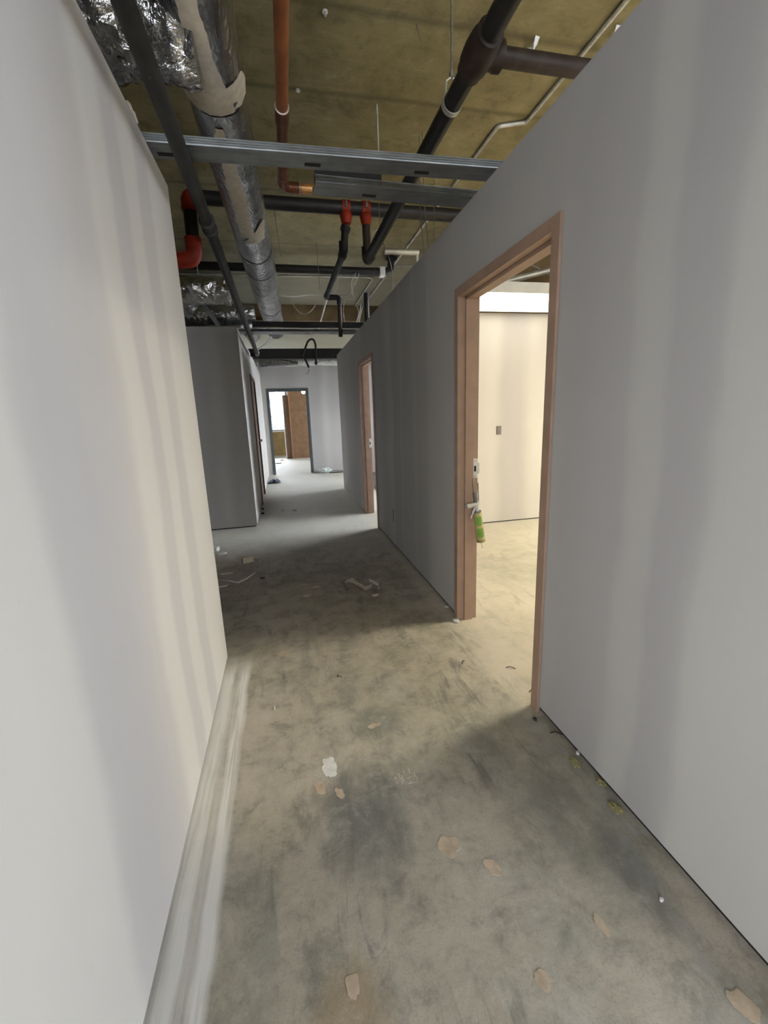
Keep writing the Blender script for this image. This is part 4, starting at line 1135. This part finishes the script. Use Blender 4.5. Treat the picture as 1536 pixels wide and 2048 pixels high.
tag(wb, 'small pale block lying on the broken drywall piece', 'block')
tag(MB().prism(at_((-0.825, 4.806, 0.000), blob(12, .035, .05, 11, .6)), .001, .05).build('gypsum_lump', 'gypsum', bevel=.006), 'white gypsum lump against the end of the left partition', 'lump')
tag(MB().prism(at_((-0.759, 4.656, 0.000), blob(14, .05, .02, 15, .7)), .001, .02).build('gypsum_chip', 'gypsum'), 'flat white chip beside the gypsum lump', 'chip')

# torn paper strip in the middle of the corridor
tp = thing('torn_paper', 'curled strip of torn drywall paper on the corridor floor', 'paper', (0.536, 3.362, 0.000))
path = smooth_path([(0.398, 3.429, 0.000), (0.445, 3.460, 0.000), (0.487, 3.400, 0.000), (0.516, 3.323, 0.000), (0.538, 3.261, 0.000), (0.593, 3.287, 0.000), (0.637, 3.375, 0.000)], 6)
def strip(u, v):
    i = min(int(u * (len(path) - 1)), len(path) - 2)
    p = path[i].lerp(path[i + 1], u * (len(path) - 1) - i)
    w = .02 + .035 * math.sin(PI * u) + .006 * noise.noise(Vector((u * 12, v * 3, 0)))
    return p + Vector((.15 * (v - .5) * w, (v - .5) * 1.9 * w, .006 + .022 * abs(noise.noise(Vector((u * 6, v * 3, 3)))) + .02 * (v - .5) ** 2))
MB().grid(strip, 40, 6).build('strip', 'paper', tp, smooth=True, solid=.0015)
def curl(u, v):
    a, b = Vector((0.603, 3.421, -0.000)), Vector((0.659, 3.299, 0.000))
    return a.lerp(b, u) + Vector((0, (v - .5) * .05, .006 + .02 * math.sin(PI * v) + .008 * noise.noise(Vector((u * 8, v * 4, 9)))))
MB().grid(curl, 14, 8).build('curl', 'paper', tp, smooth=True, solid=.0015)
def chip(px, rx, ry, h, mat, label, cat='chip', name='floor_chip', sd=1, rot=0.0):
    o = MB().prism(at_(px, blob(10, rx, ry, sd, .5, rot)), .0006, h).build(name, mat, bevel=.001)
    return tag(o, label, cat)
chip((0.596, 3.118, 0.000), .030, .012, .012, 'paper', 'small paper curl just in front of the torn paper strip', 'paper', 'paper_scrap', 3, .3)
chip((0.648, 3.248, -0.000), .006, .006, .008, 'chalk', 'tiny white crumb right of the torn paper strip', 'crumb', 'white_crumb', 4)
chip((0.072, 3.273, 0.000), .040, .022, .004, 'paper', 'pinkish drywall crumb left of the torn paper strip', 'chip', 'drywall_chip', 5, .3)
chip((0.155, 3.438, -0.000), .045, .012, .004, 'paper', 'low flat scrap behind the pinkish drywall crumb', 'scrap', 'paper_scrap', 6, .2)
chip((-0.292, 3.785, 0.000), .022, .016, .010, 'debris', 'dark crumb right of the broken drywall piece', 'crumb', 'dark_crumb', 7)
chip((-0.156, 1.943, 0.000), .005, .014, .004, 'chalk', 'small white sliver near the left wall', 'chip', 'white_sliver', 8)
chip((0.940, 0.772, 0.000), .005, .005, .009, 'white', 'tiny bright white bead near the foot of the right wall', 'bead', 'white_bead', 9)
chip((1.063, 1.307, -0.000), .007, .007, .012, 'chalk', 'white pellet in the gap under the right wall', 'pellet', 'white_pellet', 10)
chip((1.008, 1.532, 0.000), .008, .012, .010, 'debris', 'dark crumb at the foot of the near door jamb', 'crumb', 'dark_crumb', 11)
chip((0.178, 2.119, 0.000), .006, .005, .005, 'debris', 'black speck in the middle of the corridor, left of two', 'crumb', 'dark_crumb', 12)
chip((0.193, 2.110, 0.000), .004, .004, .005, 'debris', 'black speck in the middle of the corridor, right of two', 'crumb', 'dark_crumb', 13)
chip((-0.111, 6.684, 0.000), .016, .012, .012, 'chalk', 'white crumb on the shaded floor before the second doorway, left of two', 'crumb', 'white_crumb', 14)
chip((0.061, 6.615, 0.000), .030, .014, .012, 'paper', 'pale crumb on the shaded floor before the second doorway, right of two', 'crumb', 'white_crumb', 15)
chip((-0.416, 6.884, 0.000), .018, .020, .02, 'debris', 'black crumb at the corner of the far left wall, farther of two', 'crumb', 'dark_crumb', 16)
chip((-0.402, 6.545, 0.000), .020, .022, .02, 'debris', 'black crumb at the corner of the far left wall, nearer of two', 'crumb', 'dark_crumb', 17)
chip((1.030, 2.530, 0.000), .020, .028, .014, 'gypsum', 'white plaster crumbs at the foot of the far jamb', 'crumb', 'white_crumb', 18)
chip((1.050, 2.760, 0.000), .016, .012, .010, 'gypsum', 'white crumb under the right wall before the tan doorway', 'crumb', 'white_crumb', 19)
for p, a, L, lab in [((1.084, 1.942, 0.000), -.5, .05, 'thin brown twig on the warm doorway floor'), ((1.089, 1.717, 0.000), .2, .06, 'bent thin splinter beside the near door jamb'),
                     ((1.024, 1.439, -0.000), -.5, .05, 'small brown splinter by the right wall foot'), ((0.871, 2.044, 0.000), .8, .03, 'little dark thread on the floor before the tan doorway')]:
    p = Vector(p)
    d = Vector((math.cos(a), math.sin(a), 0))
    tag(MB().tube(smooth_path([p + Vector((0, 0, .003)), p + d * L * .5 + Vector((0, .008, .007)), p + d * L + Vector((0, 0, .003))]), .0022, 6).build('splinter', 'rust'), lab, 'splinter')
# tufts of insulation pushed out from under the right wall
def tuft(px, s, sd, lab):
    def f(u, v):
        th, ph = 2 * PI * u, PI * v
        d = Vector((math.sin(ph) * math.cos(th), math.sin(ph) * math.sin(th) * 1.5, math.cos(ph) * .32))
        q = 1 + .7 * noise.noise(d * 2.2 + Vector((sd, 0, 0))) + .35 * noise.noise(d * 6 + Vector((sd, 0, 0)))
        return Vector((px[0], px[1], s * .22)) + d * s * q
    tag(MB().grid(f, 20, 12).build('insulation_tuft', 'wool', smooth=True), lab, 'insulation')
tuft((1.022, 1.267, 0.000), .017, 1.0, 'olive insulation tuft at the right wall foot, farthest of three')
tuft((1.059, 1.163, 0.000), .014, 2.0, 'olive insulation tuft at the right wall foot, middle of three')
tuft((1.030, 1.054, 0.000), .017, 3.0, 'olive insulation tuft at the right wall foot, nearest of three')

# far end litter
def crumple(u, v):
    th, ph = 2 * PI * u, PI * v
    d = Vector((math.sin(ph) * math.cos(th) * 1.9, math.sin(ph) * math.sin(th), .65 + math.cos(ph) * .65))
    q = 1 + .5 * noise.noise(d * 2.5) + .3 * noise.noise(d * 6)
    return Vector((.935, 10.95, 0.002)) + d * .085 * q
tag(MB().grid(crumple, 28, 14).build('plastic_bag', 'plastic', smooth=True), 'crumpled white plastic bag on the floor by the end doorway', 'plastic bag')
def rag(u, v):
    return Vector((-.41 + .25 * u, 9.62 + .30 * v, .012 + .09 * max(0, noise.noise(Vector((u * 3.1, v * 3, 4.2))) + .35) * math.sin(PI * u) ** .5))
tag(MB().grid(rag, 16, 12).build('blue_rag', 'blue', smooth=True, solid=.004), 'crumpled blue rag on the floor by the far left wall', 'rag')
tag(MB().obox((1.30, 10.82, .012), (.55, .03, .02), Matrix.Rotation(.03, 3, 'Z')).build('metal_strip', 'greyiron', bevel=.002), 'dark metal strip lying along the foot of the end wall', 'metal strip')
tag(MB().prism(at_((-.12, 14.9, 0), blob(12, .07, .05, 3, .5)), .001, .03).build('gypsum_chip', 'gypsum'), 'white chip on the far room floor at the left', 'chip')
tag(MB().prism(at_((-0.226, 13.972, 0.000), blob(12, .10, .05, 6, .5)), .001, .02).build('dark_scrap', 'debris'), 'dark scrap on the far room floor inside the doorway', 'scrap')
# torn paper nick on the left partition's top edge
nk = MB().grid(lambda u, v: Vector((XL + .001 + .006 * v, 1.90 + .12 * u, 2.462 + .012 * v * (1 + .8 * noise.noise(Vector((u * 5, v, 1)))) * math.sin(PI * u) ** .4)), 14, 4)
tag(nk.build('torn_board_edge', 'paper', solid=.002), 'torn curl of paper on the top edge of the left partition', 'paper')
